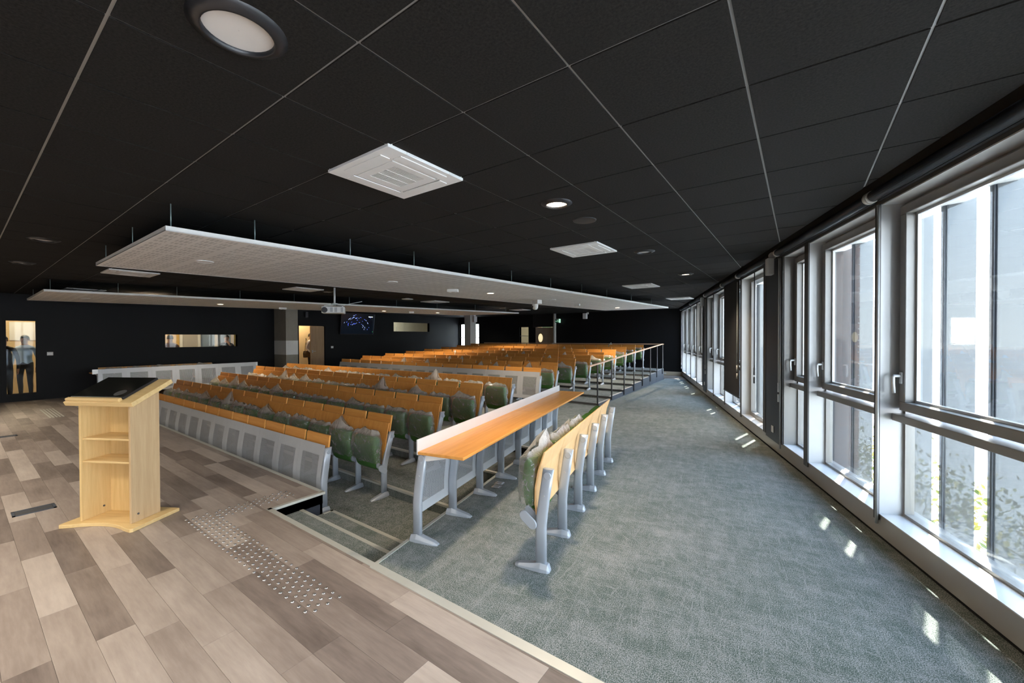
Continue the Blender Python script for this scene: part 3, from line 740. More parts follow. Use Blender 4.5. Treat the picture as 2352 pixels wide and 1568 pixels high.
KNOB = knob_mesh()
def bolt_mesh():
    mb = MB()
    for z, y in ((.52, .027),): mb.cyl((.018, y, z), (.023, y, z), .006, 8)
    return mb.mesh('bolt', 'grille_grey')
BOLT = bolt_mesh()
def add_leg(parent, kind, x, face=1):
    l_ = ob('leg', LEGM['desk' if kind == 'panel' else kind], parent, (x, 0, 0))
    ob('foot', FOOTD if kind == 'desk' else FOOTM, l_)
    if kind == 'row': ob('leg_knob', KNOB, l_, (0, .118, .715))
    else:
        ob('leg_knob', KNOB, l_, (0, .052, .662)); ob('bolt', BOLT, l_)
    return l_
def back_mesh(kind, mat):
    zs = ZS if kind == 'row' else 1.
    c = [(.020, .345), (.012, .42), (.014, .50), (.034, .62), (.066, .76), (.083, .812)] if kind == 'row' else [(-.040, .371), (-.050, .45), (-.048, .56), (-.026, .68), (.004, .77), (.018, .81)]
    c = [(y, z * zs) for y, z in c]
    t = .013
    prof = c + [(y + t, z + .001) for y, z in c[::-1]]
    return MB().extrude_x(prof, -.5175, -.0025, smooth=False).mesh('backrest', mat, .002, 1)
BACKM = {'row': back_mesh('row', 'orange_back'), 'bench': back_mesh('bench', 'pale_back')}
def pad_mesh():
    mb = MB()
    rings = []
    for z, y0, y1, w in ((.300, -.105, -.050, .190), (.33, -.135, -.045, .205), (.42, -.165, -.055, .215), (.54, -.175, -.055, .215), (.635, -.165, -.050, .205), (.665, -.140, -.070, .185)):
        r_ = []
        for i in range(20):
            a = 2 * PI * i / 20; ca_, sa_ = math.cos(a), math.sin(a)
            e = .45; sx = math.copysign(abs(ca_) ** e, ca_); sy = math.copysign(abs(sa_) ** e, sa_)
            r_.append((-.26 + w * sx, (y0 + y1) / 2 + (y1 - y0) / 2 * sy, z))
        rings.append(r_)
    return mb.loft(rings).mesh('seat_cushion', 'green_fabric')
PADM = pad_mesh()
def hinge_mesh():
    mb = MB()
    for x in (-.045,):
        rings = []
        for xx in (x - .012, x + .012):
            r_ = []
            for i in range(16):
                a = 2 * PI * i / 16; c = Vector((-.062 + math.cos(a) * .036, .322 + math.sin(a) * .036)); off = -.035 if math.cos(a) < 0 else .03
                r_.append((xx, c.x + off, c.y + (.028 if math.cos(a) < 0 else -.028)))
            rings.append(r_)
        mb.loft(rings, smooth=False)
        pass
    return mb.mesh('seat_hinge', 'silver_paint', .003, 1)
HINGEM = hinge_mesh()
def cap_mesh():
    rings = []
    for xx in (.020, .034):
        r_ = []
        for i in range(24):
            a = 2 * PI * i / 24; y = math.cos(a) * .042; z = math.sin(a) * .034
            y += .030 if math.cos(a) > 0 else -.030; q = R(-38)
            r_.append((xx, -.085 + y * math.cos(q) - z * math.sin(q), .315 + y * math.sin(q) + z * math.cos(q)))
        rings.append(r_)
    return MB().loft(rings, smooth=False).mesh('end_cap', 'silver_paint', .005, 2)
CAPM = cap_mesh()
def bag_mesh(seed, tip=0., low=.385, high=.725, fat=1.):
    """crumpled clear bag pulled over the folded-up cushion"""
    rn = random.Random(seed); nu, nv = 44, 20; o3 = Vector((seed * 7.3, seed * 3.1, seed * 1.7)); rings = []
    tx = rn.uniform(-.14, .14)
    for j in range(nv):
        v = j / (nv - 1); z = low + (high - low) * v; r_ = []
        for i in range(nu):
            a = 2 * PI * i / nu; ca_, sa_ = math.cos(a), math.sin(a); e = .5
            sx = math.copysign(abs(ca_) ** e, ca_); sy = math.copysign(abs(sa_) ** e, sa_)
            d = .064 * fat * (1 + .25 * math.sin(PI * v)); 
            if v > .82: d *= max(.12, 1 - ((v - .82) / .18) ** 1.3)
            w = .228 * (1 + .03 * math.sin(PI * v)) * (1 - .10 * max(0, v - .85) / .15) + (.02 * (1 - v) ** 3)
            yc = -.108 - .012 * math.sin(PI * v)
            p = Vector((-.26 + w * sx, yc + d * sy, z))
            nz = noise.noise_vector(p * 9 + o3) * .016 + noise.noise_vector(p * 22 + o3) * .013
            if v > .75: nz += noise.noise_vector(p * 14 + o3 * 2) * .030 * (v - .75) / .25
            if v < .2: nz += noise.noise_vector(p * 16 + o3) * .018 * (.2 - v) / .2
            p += nz
            if v > .7 and tip:
                g = math.exp(-((p.x + .26 - tx) / .075) ** 2); p.z += tip * g * (v - .7) / .3; p.y += .03 * g * (v - .7) / .3
            # keep the film in front of the backrest
            p.y = min(p.y, -.050 + .0)
            r_.append(p)
        rings.append(r_)
    return MB().loft(rings, cap=False).mesh('plastic_wrap', 'plastic_film')
BAGS = [bag_mesh(k, tip=[0, .05, 0, .10, .02, .16, 0, .03][k], fat=[1, 1.1, 1.05, 1.15, 1, 1.1, 1.2, .95][k]) for k in range(8)]
BAGHALF = bag_mesh(20, .02, low=.52)
def tablet_mesh(z0, z1, y0, y1):
    t = .020
    return MB().extrude_x([(y0, z0), (y1, z1), (y1 + t, z1), (y0 + t, z0)], -.474, -.002).mesh('writing_tablet', 'orange_wood', .0015, 1)
TABROW = tablet_mesh(.775, .968, .085, .122)
TABPAN = tablet_mesh(.640, .832, .048, .072)
SZ = Matrix.Scale(1, 4)
ORD = ['first', 'second', 'third', 'fourth', 'fifth', 'sixth', 'seventh', 'eighth', 'ninth', 'tenth', 'eleventh', 'twelfth', 'thirteenth', 'fourteenth', 'fifteenth']
def seat_row(kind, origin, rot, n, rowname, group, tablets, seed, wrap=lambda k: True, aisle='window aisle', last_leg=True):
    rn = random.Random(seed); mtx = Matrix.Translation(origin) @ Matrix.Rotation(rot, 4, 'Z')
    p_ = .52
    for k in range(n):
        loc = mtx @ Vector((-k * p_, 0, 0))
        wr = wrap(k)
        t_ = thing('folding_seat', '%s seat from the %s, %s, %s' % (ORD[k], aisle, rowname, 'plastic-wrapped' if wr else 'bare green cushion'), 'seat', loc, rot, group)
        ob('backrest', BACKM[kind], t_)
        zs = ZS if kind == 'row' else 1.09
        dy = .062 if kind == 'row' else 0.
        c_ = ob('seat_cushion', PADM, t_, (0, dy, 0)); c_.scale = (1, 1, zs)
        if wr:
            b_ = ob('plastic_wrap', BAGHALF if wr == 'half' else rn.choice(BAGS), t_, (0, dy, 0)); b_.scale = (1, 1, zs * rn.uniform(.985, 1.02))
        h_ = ob('seat_hinge', HINGEM, t_, (0, dy, 0)); h_.scale = (1, 1, zs)
        if tablets: ob('writing_tablet', TABROW, t_)
        l_ = add_leg(t_, kind, 0)
        if k == 0: c2 = ob('end_cap', CAPM, t_, (0, dy * .8, 0)); c2.scale = (1, 1, zs)
        if k == n - 1 and last_leg: add_leg(t_, kind, -p_)
def panel_unit(origin, rot, n, label, tablets=True, top=.735, table=False, group=None, foot='desk'):
    """modesty panel of n bays on silver legs; with flip-up tablets or with a long writing top"""
    t_ = thing('front_desk' if table else 'modesty_screen', label, 'desk' if table else 'screen', origin, rot, group)
    p_ = .52; y0 = -.020
    for k in range(n + 1): add_leg(t_, foot, -k * p_)
    def yz(z): return y0 + (.0 if z < .36 else .055 * ((z - .36) / .345) ** 1.2) - .018
    zt = .812 if table else top
    levels = [.175 + (zt - .175) * i / 8 for i in range(9)]
    fz0, fz1 = .255, (.70 if table else zt - .115)
    k = 0
    for k in range(n):
        x1, x0 = -k * p_ - .001, -(k + 1) * p_ + .001; a, c = x0 + .08, x1 - .08
        fr_ = MB(); pf = MB()
        def strip(mb, xa, xb, za, zb):
            zz = [za] + [z for z in levels if za + .01 < z < zb - .01] + [zb]
            prof = [(yz(z), z) for z in zz] + [(yz(z) - .002, z) for z in zz[::-1]]
            mb.extrude_x(prof, xa, xb)
        strip(fr_, x0, a, .175, zt); strip(fr_, c, x1, .175, zt); strip(fr_, a, c, .175, fz0); strip(fr_, a, c, fz1, zt)
        q_ = fr_.build('panel_sheet', 'panel_paint', t_)
        strip(pf, a, c, fz0, fz1)
        pf.build('perforated_field', 'perforated_sheet', q_)
        if tablets: ob('writing_tablet', TABPAN, t_, (-k * p_, 0, top - .735))
    if table:
        L = n * p_
        MB().box(-L - .10, .06, .036, .047, .695, .814).build('upstand', 'alu_light', t_, .002)
        for xa, xb in ((-L * .5 + .0, .06), (-L - .10, -L * .5 - .001)): MB().box(xa, xb, .047, .452, .700, .722).build('desk_top', 'orange_wood', t_, .004)
        for k in range(n + 1):
            MB().extrude_x([(.06, .698), (.30, .698), (.30, .685), (.10, .64), (.06, .64)], -k * p_ - .012, -k * p_ + .012).build('bracket', 'white_plastic', t_, .002)
    return t_
PITG = 'folding seats of the front block'; BKG = 'folding seats of the raised back block'
half = lambda k: 'half' if (k * 5) % 7 == 2 else True
panel_unit((-4.296, 2.394, -.335), R(.6), 15, 'long silver perforated front panel with orange tablets along the stage edge', foot='panel')
FY = [3.05, 3.92, 4.815, 5.66]
for i, (y, th) in enumerate(zip(FY, (.75, .7, 1.3, 1.2))):
    seat_row('row', (-4.11, y, PITZ[i]), R(th), 15, ['row next to the stage', 'second row of the front block', 'third row of the front block', 'last row of the front block'][i], PITG, i < 3, 30 + i)
panel_unit((-4.86, 7.86, 0), R(1.7), 15, 'long silver perforated panel with orange tablets before the raised back block', top=.79)
BY = [8.60 + .9625 * k for k in range(8)]
BZ = [0.] + TZ
BZ[0] = 0.0
for i in range(8):
    seat_row('row', (-4.85, BY[i], BZ[i]), R(1.7), 15, '%s row of the raised back block' % ['lowest', 'second', 'third', 'fourth', 'fifth', 'sixth', 'seventh', 'topmost'][i], BKG, i < 7, 50 + i, half)
BR = R(12.3 - 90)
seat_row('bench', (-1.439, 2.345, 0), BR, 5, 'bench beside the windows', 'seats of the bench beside the windows', False, 90, lambda k: k < 3, 'stage end')
panel_unit((-2.442, 2.125, 0), BR, 7, 'long orange topped desk with a silver perforated front by the steps', tablets=False, table=True)
seat_row('bench', (-15.42, 4.90, 0), R(90), 5, 'wing bench at the far side', 'seats of the far wing bench', False, 91, lambda k: True, 'door end')
panel_unit((-14.46, 5.80, 0), R(90), 7, 'orange topped desk with a silver perforated front at the far side of the stage', tablets=False, table=True)

# ------------------------------------------------------------------ railing of the back block
rl = thing('handrail', 'black post railing with a pale wooden handrail beside the raised tiers', 'railing')
P0, P1 = Vector((str_x(8.2), 8.2, .949)), Vector((str_x(15.4), 15.4, 1.326))
PY = [8.62, 9.605, 10.633, 11.571, 12.516, 13.483, 14.424, 15.28]
d_ = (P1 - P0).normalized(); s_ = d_.cross(Vector((0, 0, 1))).normalized(); uu = s_.cross(d_)
MB().loft([[p + s_ * a * .022 + uu * b__ * .018 for a, b__ in ((-1, -1), (1, -1), (1, 1), (-1, 1))] for p in (P0, P1)], smooth=False).build('rail', 'rail_wood', rl, .006)
for i, y in enumerate(PY):
    x = str_x(y) + .032; zt = P0.z + (P1.z - P0.z) * (y - 8.2) / 7.2 - .01
    zb = .03 if i < 3 else [0, 0, 0, .03, .075, .12, .18, .23][i]
    B(x - .006, x + .014, y - .022, y + .022, zb, zt).build('post', 'satin_black', rl)
rb = thing('handrail', 'level wooden handrail on black posts behind the topmost row', 'railing')
MB().box(-12.9, -4.16, 15.59, 15.63, 1.302, 1.338).build('rail', 'rail_wood', rb, .005)
for k in range(8): B(-12.8 + k * 1.23 - .01, -12.8 + k * 1.23 + .01, 15.60, 15.62, .10, 1.305).build('post', 'satin_black', rb)
MB().box(-13.0, -4.18, 15.555, 15.58, 0, .40).build('panel', 'slate_panel', rb)

# ------------------------------------------------------------------ lectern
LR = math.atan2(.872 - .628, -4.591 + 5.027)
FLp = Vector((-5.027, .628, 0)); ex = Vector((math.cos(LR), math.sin(LR), 0)); ey = Vector((-math.sin(LR), math.cos(LR), 0))
lc = thing('lectern', 'pale wooden lectern with open shelves and a sloping top', 'lectern', FLp, LR)
WL, DL = .4996, .25
t_ = .019
zt = lambda y: 1.043 + .46 * y
for nm, x0, x1, mt in (('side_panel', 0, t_, 'lectern_wood'), ('side_panel', WL - t_, WL, 'lectern_shaded_side')):
    MB().extrude_x([(0, .03), (DL, .03), (DL, zt(DL)), (0, zt(0))], x0, x1).build(nm, mt, lc, .0015, 1)
MB().box(t_, WL - t_, DL - t_, DL, .03, zt(DL - .01) - .01).build('back_panel', 'lectern_wood', lc)
for z in (.548, .745): MB().box(t_, WL - t_, .012, DL - t_, z - .016, z).build('shelf', 'lectern_flat', lc, .0015, 1)
bp = [(-.085, -.09), (.005, -.065)] + [(.005 + .49 * k / 12, -.065 + .055 * math.sin(PI * k / 12) ** .8) for k in range(1, 12)] + [(.495, -.065), (.585, -.09), (.60, -.075), (.60, .34), (-.10, .34), (-.10, -.075)]
MB().prism(bp, 0, .03).build('base', 'lectern_flat', lc, .004, 2)
a = math.atan(.46); tm = Matrix.Translation((0, 0, 1.09)) @ Matrix.Rotation(a, 4, 'X'); ch = 1 / math.cos(a)
MB().box(-.075, .577, -.056 * ch, .297 * ch, -.040, 0, tm).build('sloping_top', 'lectern_flat', lc, .004, 2)
MB().box(-.058, .455, -.048 * ch, -.018 * ch, 0, .026, tm).build('ledge', 'lectern_flat', lc, .005, 2)
sc_ = MB().box(-.052, .455, -.010 * ch, .288 * ch, 0, .022, tm).build('monitor', 'satin_black', lc, .004, 2)
MB().box(-.046, .449, -.003 * ch, .282 * ch, .0221, .0232, tm).build('screen', 'screen_glass', sc_)
MB().lathe([(.045, .0), (.001, .0004)], 24, (0, 0, 0), cap=False).build('screen_emblem', 'emblem_grey', sc_, loc=tm @ Vector((.36, .055, .0234)), rot=(a, 0, 0))
MB().cyl((WL - .002, .055, .095), (WL + .005, .055, .095), .008, 12).build('cable_port', 'dark_grey', lc)
MB().cyl((t_ - .001, .17, .095), (t_ + .005, .17, .095), .008, 12).build('cable_port', 'dark_grey', lc)

# floor boxes and outlets
def floor_box(x0, x1, y0, y1, lb):
    t2 = thing('floor_box', lb, 'floor box', ((x0 + x1) / 2, (y0 + y1) / 2, 0)); a_, c_ = (x1 - x0) / 2, (y1 - y0) / 2
    MB().box(-a_, a_, -c_, -c_ + .018, 0, .006).box(-a_, a_, c_ - .018, c_, 0, .006).box(-a_, -a_ + .018, -c_, c_, 0, .006).box(a_ - .018, a_, -c_, c_, 0, .006).build('frame', 'slate_panel', t2)
    MB().box(-a_ + .02, a_ - .02, -c_ + .02, c_ - .02, 0, .004).build('lid', 'dark_grey', t2)
floor_box(-5.885, -5.72, .30, .566, 'dark floor socket box in the planks beside the lectern'); floor_box(-10.62, -10.48, .42, .62, 'dark floor socket box out on the far planks')
for (x, y), lb in (((-2.632, 3.385), 'bare metal floor outlet plate nearer the stage under the long desk'), ((-2.668, 3.485), 'bare metal floor outlet plate further from the stage under the long desk')):
    t2 = thing('floor_outlet', lb, 'outlet', (x, y, 0), BR + PI / 2)
    B(-.05, .05, -.045, .045, 0, .004).build('plate', 'chrome', t2, .001); B(-.03, .03, -.028, .028, .004, .007).build('lid', 'grille_grey', t2)

# ------------------------------------------------------------------ ceiling equipment
def cassette(i, j, label):
    x, y = cell(i, j)
    t2 = thing('air_conditioner', label, 'air conditioner', (x + .3, y + .3, CZ), 0, 'square white ceiling air conditioners')
    frame(MB(), -.30, .30, -.30, .30, 0, 0, 0) if False else None
    fr_ = MB()
    for q in ((-.325, .325, -.325, -.185), (-.325, .325, .185, .325), (-.325, -.185, -.185, .185), (.185, .325, -.185, .185)): fr_.box(*q, -.024, .004)
    fr_.build('frame', 'cassette_white', t2, .004)
    for k in range(4):
        mt_ = Matrix.Rotation(k * PI / 2, 4, 'Z')
        MB().box(-.20, .20, -.285, -.215, -.030, -.0242, mt_).build('flap', 'cassette_white', t2, .002)
        MB().box(-.20, .20, -.213, -.209, -.0245, -.0241, mt_).build('slot', 'dark_grey', t2)
    gr_ = MB(); 
    MB().box(-.185, .185, -.185, .185, -.012, -.006).build('grille_back', 'grille_grey', t2)
    sl = B(-.13, .13, -.0022, .0022, -.026, -.014).mesh('slat', 'cassette_white')
    for k in range(25): ob('slat', sl, t2, (0, -.125 + .0104 * k, 0))
    rim = MB()
    for q in ((-.185, .185, -.185, -.13), (-.185, .185, .13, .185), (-.185, -.13, -.13, .13), (.13, .185, -.13, .13), (-.045, -.041, -.13, .13), (.041, .045, -.13, .13)): rim.box(*q, -.027, -.012)
    rim.build('grille_frame', 'cassette_white', t2)
for (i, j), lb in (((4, 2), 'white air conditioner in the ceiling nearest the stage, above the steps'), ((4, 7), 'white air conditioner second from the stage along the window-side ceiling'), ((5, 14), 'white air conditioner third from the stage along the window-side ceiling'),
                   ((5, 20), 'white air conditioner at the far end of the window-side ceiling'), ((16, 2), 'white air conditioner showing just below the edge of the big hanging panel'), ((16, 7), 'white air conditioner beside the projector pole'),
                   ((16, 14), 'white air conditioner between the hanging panels above the back block'), ((23, 2), 'white air conditioner above the far hanging panel by the door wall'), ((16, 22), 'white air conditioner at the far end between the hanging panels')):
    cassette(i, j, lb)
def downlight(x, y, z, on, label, r_=.085, power=190.):
    t2 = thing('downlight', label, 'ceiling light', (x, y, z), 0, 'round recessed ceiling lights')
    dark = z > 2.6
    dz = -.026 if dark else -.012
    MB().lathe([(r_ + .045 if dark else r_ + .02, .002), (r_ + .045 if dark else r_ + .02, -.007), (r_ + .006, dz), (r_, dz), (r_, -.004)], 36, cap=False).build('trim_ring', 'satin_black' if dark else 'white_plastic', t2)
    MB().lathe([(r_ * .995, -.0075), (.001, -.0085)], 36, cap=False).build('diffuser', 'lamp_on' if on else 'lamp_off', t2)
    if on:
        l_ = bpy.data.lights.new('downlight_lamp', 'SPOT'); lo = bpy.data.objects.new('downlight_lamp', l_); COL.objects.link(lo); lo.location = (x, y, z - .03)
        l_.energy = power; l_.color = (1, .80, .58); l_.spot_size = R(130); l_.spot_blend = .8; l_.shadow_soft_size = r_
def added_light_panel(i, j, label, power):  # fill lights added out of view behind the camera to brighten the stage
    x, y = cell(i, j)
    t2 = thing('added_ceiling_light', label, 'ceiling light', (x + .3, y + .3, CZ - .007), 0, 'added unseen square light panels over the stage front')
    frame_ = MB()
    for q in ((-.30, .30, -.30, -.28), (-.30, .30, .28, .30), (-.30, -.28, -.28, .28), (.28, .30, -.28, .28)): frame_.box(*q, -.006, 0)
    frame_.build('frame', 'white_plastic', t2); MB().box(-.28, .28, -.28, .28, -.004, 0).build('diffuser', 'lamp_soft', t2)
    l_ = bpy.data.lights.new('added_panel_lamp', 'AREA'); lo = bpy.data.objects.new('added_panel_lamp', l_); COL.objects.link(lo); lo.location = (x + .3, y + .3, CZ - .03)
    l_.shape = 'SQUARE'; l_.size = .55; l_.energy = power; l_.color = (1, .90, .76); l_.spread = R(130)
for k, i in enumerate((1, 6, 11, 16, 21)):
    for j in (-3, -6): added_light_panel(i, j, 'added unseen square light panel over the stage front, %s in the %s row' % (ORD[k], 'first' if j == -3 else 'second'), 48)
DL = [(-1.70, .635, CZ, 0, 'unlit round ceiling light nearest the viewpoint', .115), (-1.70, 3.035, CZ, 1, 'lit round ceiling light above the steps and long desk'), (-1.70, 5.435, CZ, 0, 'unlit round ceiling light over the aisle past the second air conditioner'),
      (-1.70, 7.835, CZ, 1, 'lit round ceiling light over the aisle before the far navy board'), (-7.10, .635, CZ, 0, 'unlit round ceiling light over the stage left of the big panel'), (-9.50, .635, CZ, 0, 'unlit round ceiling light further over the stage'),
      (-9.5, 5.435, CZ, 1, 'lit round ceiling light beside the projector'), (-9.5, 12.635, CZ, 1, 'lit round ceiling light far above the back block'), (-13.7, 3.035, CZ, 1, 'lit round ceiling light over the wing bench')]
for q in DL: downlight(*q[:5], r_=q[5] if len(q) > 5 else .09)
ob('ceiling_speaker', MB().lathe([(.115, .0), (.112, -.008), (.10, -.010), (.001, -.010)], 28).mesh('ceiling_speaker', 'satin_black'), None, (-1.72, 3.63, CZ - .004), label='flush black round ceiling loudspeaker beside the lit ceiling light', cat='loudspeaker')
def raft(name, pts, z, lights, rods, label):
    t2 = thing('acoustic_panel', label, 'acoustic panel', (pts[0][0], pts[0][1], z), 0, 'white perforated panels hanging under the dark ceiling')
    l_ = [(x - pts[0][0], y - pts[0][1]) for x, y in pts]
    MB().prism(l_, 0, .006).build('sheet', 'acoustic_panel', t2)
    rim = MB(); n = len(l_); c = bary(l_)
    for i in range(n):
        a_, b_ = Vector(l_[i] + (0,)), Vector(l_[(i + 1) % n] + (0,)); d = (b_ - a_).normalized(); q = Vector((-d.y, d.x, 0)) * .012
        if (Vector((c[0], c[1], 0)) - a_).dot(q) < 0: q = -q
        rim.loft([[a_ + Vector((0, 0, -.002)), a_ + q + Vector((0, 0, -.002)), a_ + q + Vector((0, 0, .040)), a_ + Vector((0, 0, .040))], [b_ + Vector((0, 0, -.002)), b_ + q + Vector((0, 0, -.002)), b_ + q + Vector((0, 0, .040)), b_ + Vector((0, 0, .040))]], smooth=False)
    rim.build('rim', 'white_paint', t2)
    for x, y in rods: MB().cyl((x - pts[0][0], y - pts[0][1], .03), (x - pts[0][0], y - pts[0][1], CZ - z + .01), .005, 6).build('hanger_rod', 'rod_metal', t2)
    for k in (0,):
        cx, cy_ = c; q = [(l_[0][0] * .6 + l_[1][0] * .4, l_[0][1] + .55)]
        MB().tube([(q[0][0], q[0][1], .03), (q[0][0] + .1, q[0][1] + .2, .12), (q[0][0] - .1, q[0][1] + .5, CZ - z)], .006, 6).build('cable', 'matt_black', t2)
    return t2
ZR = 2.50
A4 = [(-4.30, 1.05), (-7.08, 1.05), (-5.41, 13.03), (-3.37, 13.18)]
def lerp(a, b_, q): return (a[0] + (b_[0] - a[0]) * q, a[1] + (b_[1] - a[1]) * q)
rodsA = [lerp((-4.36, 1.10), (-3.50, 13.0), q) for q in (0, .053, .135, .21, .295, .38, .48, .58, .68, .8, .92)] + [lerp((-6.95, 1.12), (-5.40, 12.9), q) for q in (0, .1, .2, .4, .6, .8, 1)] + [(-5.6, 1.10)]
raft('a', A4, ZR, None, rodsA, 'big white perforated panel hanging over the seats nearer the windows')
B4 = [(-11.67, 1.03), (-14.66, 1.04), (-11.26, 12.17), (-8.73, 12.65)]
rodsB = [lerp((-11.75, 1.12), (-8.9, 12.5), q) for q in (0, .08, .16, .26, .36, .48, .6, .72, .85, .97)] + [lerp((-14.5, 1.12), (-11.3, 12.0), q) for q in (0, .15, .3, .5, .7, .9)]
raft('b', B4, ZR, None, rodsB, 'far white perforated panel hanging nearer the door wall')
for (u_, on, lb) in (((-5.68, 1.74), 0, 'unlit round light in the near corner of the big hanging panel'), ((-5.35, 4.15), 0, 'unlit round light set in the big hanging panel above row one'), ((-5.12, 6.40), 1, 'lit round light set in the middle of the big hanging panel'), ((-4.85, 8.45), 0, 'unlit round light beside the dome camera on the big panel'),
                     ((-4.55, 11.9), 1, 'lit round light near the far tip of the big hanging panel'), ((-13.0, 1.75), 0, 'unlit round light in the near corner of the far hanging panel'), ((-12.45, 4.15), 1, 'lit round light on the far hanging panel before the projector'), ((-11.4, 8.5), 1, 'lit round light on the far hanging panel above the television'), ((-10.7, 10.3), 1, 'lit round light on the far hanging panel past the television')):
    downlight(u_[0], u_[1], ZR + .002, on, lb, .07, 185.)
# projector
pj = thing('projector', 'white video projector hanging on a pole under the ceiling', 'projector', (-8.687, 5.111, 2.23), R(54))
MB().box(-.24, .24, -.17, .17, -.075, .075).build('body', 'white_plastic', pj, .018, 3)
MB().cyl((-.17, -.165, -.005), (-.17, -.205, -.005), .062, 24).build('lens', 'satin_black', pj, .004)
for x in (-.03, .06, .19): MB().box(x - .028, x + .028, -.1735, -.169, -.05, .055).build('vent', 'grille_grey', pj)
MB().cyl((.02, 0, .10), (.02, 0, CZ - 2.23), .022, 14).build('pole', 'white_plastic', pj)
MB().lathe([(.075, .13), (.075, .155), (.03, .165)], 16, (.02, 0, 0)).build('pole_collar', 'white_plastic', pj)
for a_, c_ in (((-.20, -.12), (.02, 0)), ((.2, -.12), (.02, 0)), ((-.2, .12), (.02, 0)), ((.2, .12), (.02, 0))): MB().tube([(a_[0], a_[1], .07), (a_[0] * .9, a_[1] * .9, .095), (c_[0], c_[1], .125)], .011, 6).build('bracket_arm', 'white_plastic', pj)
MB().tube([(.12, .1, .08), (.3, .2, .16), (.45, .25, .20), (.6, .3, .24)], .007, 6).build('cable', 'white_plastic', pj)
# dome camera, sensors
dc = thing('dome_camera', 'white dome camera hanging under the big hanging panel', 'camera', (-5.21, 8.30, ZR), R(-20))
MB().box(-.03, .13, -.07, .07, -.10, 0).build('mount', 'white_plastic', dc, .012)
MB().lathe([(.001, -.235), (.045, -.225), (.07, -.185), (.075, -.13), (.075, -.03), (.06, -.02)], 24, (-.05, 0, 0)).build('head', 'white_plastic', dc)
MB().cyl((-.06, -.066, -.16), (-.063, -.085, -.165), .026, 16).build('lens', 'satin_black', dc)
def sensor(x, y, z, rot, lb, w=.20, d=.11, h=.055):
    t2 = thing('emergency_light', lb, 'emergency light', (x, y, z), rot)
    MB().box(-w / 2, w / 2, -d / 2, d / 2, -h, 0).build('housing', 'white_plastic', t2, .008)
    for q in (-.05, .05): MB().cyl((q, -.01, -h), (q, -.01, -h - .008), .022, 14).build('lamp', 'lamp_off', t2)
sensor(-5.277, 5.471, ZR, R(30), 'white emergency light box under the middle of the big hanging panel')
sensor(-4.906, 9.9, ZR, R(10), 'small white emergency light box past the dome camera', .14)
sensor(-12.45, 5.73, ZR, R(60), 'white emergency light box under the far hanging panel above the concrete column')
sensor(-10.95, 9.3, ZR, R(60), 'white emergency light box under the far hanging panel past the television', .16)
sm = thing('smoke_detector', 'round white detector on the dark ceiling behind the big panel', 'smoke detector', (-9.28, 7.74, CZ))
MB().lathe([(.16, -.045), (.165, -.03), (.05, -.012), (.045, 0)], 24).build('disc', 'white_plastic', sm)
# speakers and sign at the far wall
def wall_speaker(x, y, z, rot, lb):
    t2 = thing('loudspeaker', lb, 'loudspeaker', (x, y, z), rot)
    MB().box(-.09, .09, -.20, -.05, -.16, .10).build('cabinet', 'white_plastic', t2, .012); MB().box(-.075, .075, -.203, -.199, -.145, .085).build('grille', 'paper_white', t2)
    MB().box(.05, .13, -.07, 0, .06, .16).build('bracket', 'white_plastic', t2, .006)
wall_speaker(-8.12, YB, 2.60, 0, 'white loudspeaker on a bracket high on the far black wall')
xs = thing('exit_sign', 'small green and white exit sign by the pale pipe', 'sign', (-9.60, YB, 2.38))
MB().box(-.11, .11, -.16, 0, .075, .10).build('housing', 'white_plastic', xs, .004)
MB().box(-.10, .10, -.13, -.12, -.085, .075).build('face', 'exit_green', xs)
arrow = MB().prism([(-.085, -.012), (-.045, -.012), (-.045, -.03), (-.015, 0), (-.045, .03), (-.045, .012), (-.085, .012)], 0, .002).mesh('arrow', 'exit_face')
ob('arrow', arrow, xs, (0, -.131, -.01), (PI / 2, 0, 0))
man = MB()
man.cyl((.035, -.1305, .038), (.035, -.1325, .038), .012, 10)
for a_, c_ in (((.03, .025), (.045, -.015)), ((.045, -.015), (.075, -.035)), ((.045, -.015), (.02, -.05)), ((.03, .02), (.0, .0)), ((.033, .022), (.07, .012))): man.tube([(a_[0], -.1315, a_[1]), (c_[0], -.1315, c_[1])], .007, 6)
man.build('running_figure', 'exit_face', xs)
MB().box(.10, .135, -.15, -.02, -.085, .10).build('light_edge', 'exit_face', xs)
MB().cyl((-9.76, YB - .09, 0), (-9.76, YB - .09, CZ), .075, 18).build('pipe', 'concrete_white', None, label='pale vertical pipe beside the far wooden door', cat='pipe')
# ------------------------------------------------------------------ columns
def band_column(x0, x1, y0, y1, zb0, zb1, lb, mt='concrete'):
    t2 = thing('pillar', lb, 'column', ((x0 + x1) / 2, (y0 + y1) / 2, 0), kind='structure'); a_, c_ = (x1 - x0) / 2, (y1 - y0) / 2
    MB().box(-a_, a_, -c_, c_, -.34, CZ + .2).build('shaft', mt, t2)
    if zb1: MB().box(-a_ - .002, a_ + .002, -c_ - .002, c_ + .002, zb0, zb1).build('band', 'white_paint', t2, label='white painted band')
    return t2
band_column(-16.19, -15.28, 7.13, 7.56, .98, 1.50, 'square concrete column with a white painted band by the doorway')
band_column(-13.40, -13.02, 14.7, 15.12, 0, 0, 'white square column with a loudspeaker among the back rows', 'concrete_white')
t2 = thing('loudspeaker', 'white loudspeaker fixed on the white column among the back rows', 'loudspeaker', (-13.0, 14.90, 2.50), R(75))
MB().box(-.09, .09, -.20, -.06, -.16, .12).build('cabinet', 'white_plastic', t2, .012); MB().box(-.075, .075, -.203, -.199, -.145, .10).build('grille', 'paper_white', t2); MB().box(-.03, .03, -.07, 0, .12, .22).build('bracket', 'white_plastic', t2)

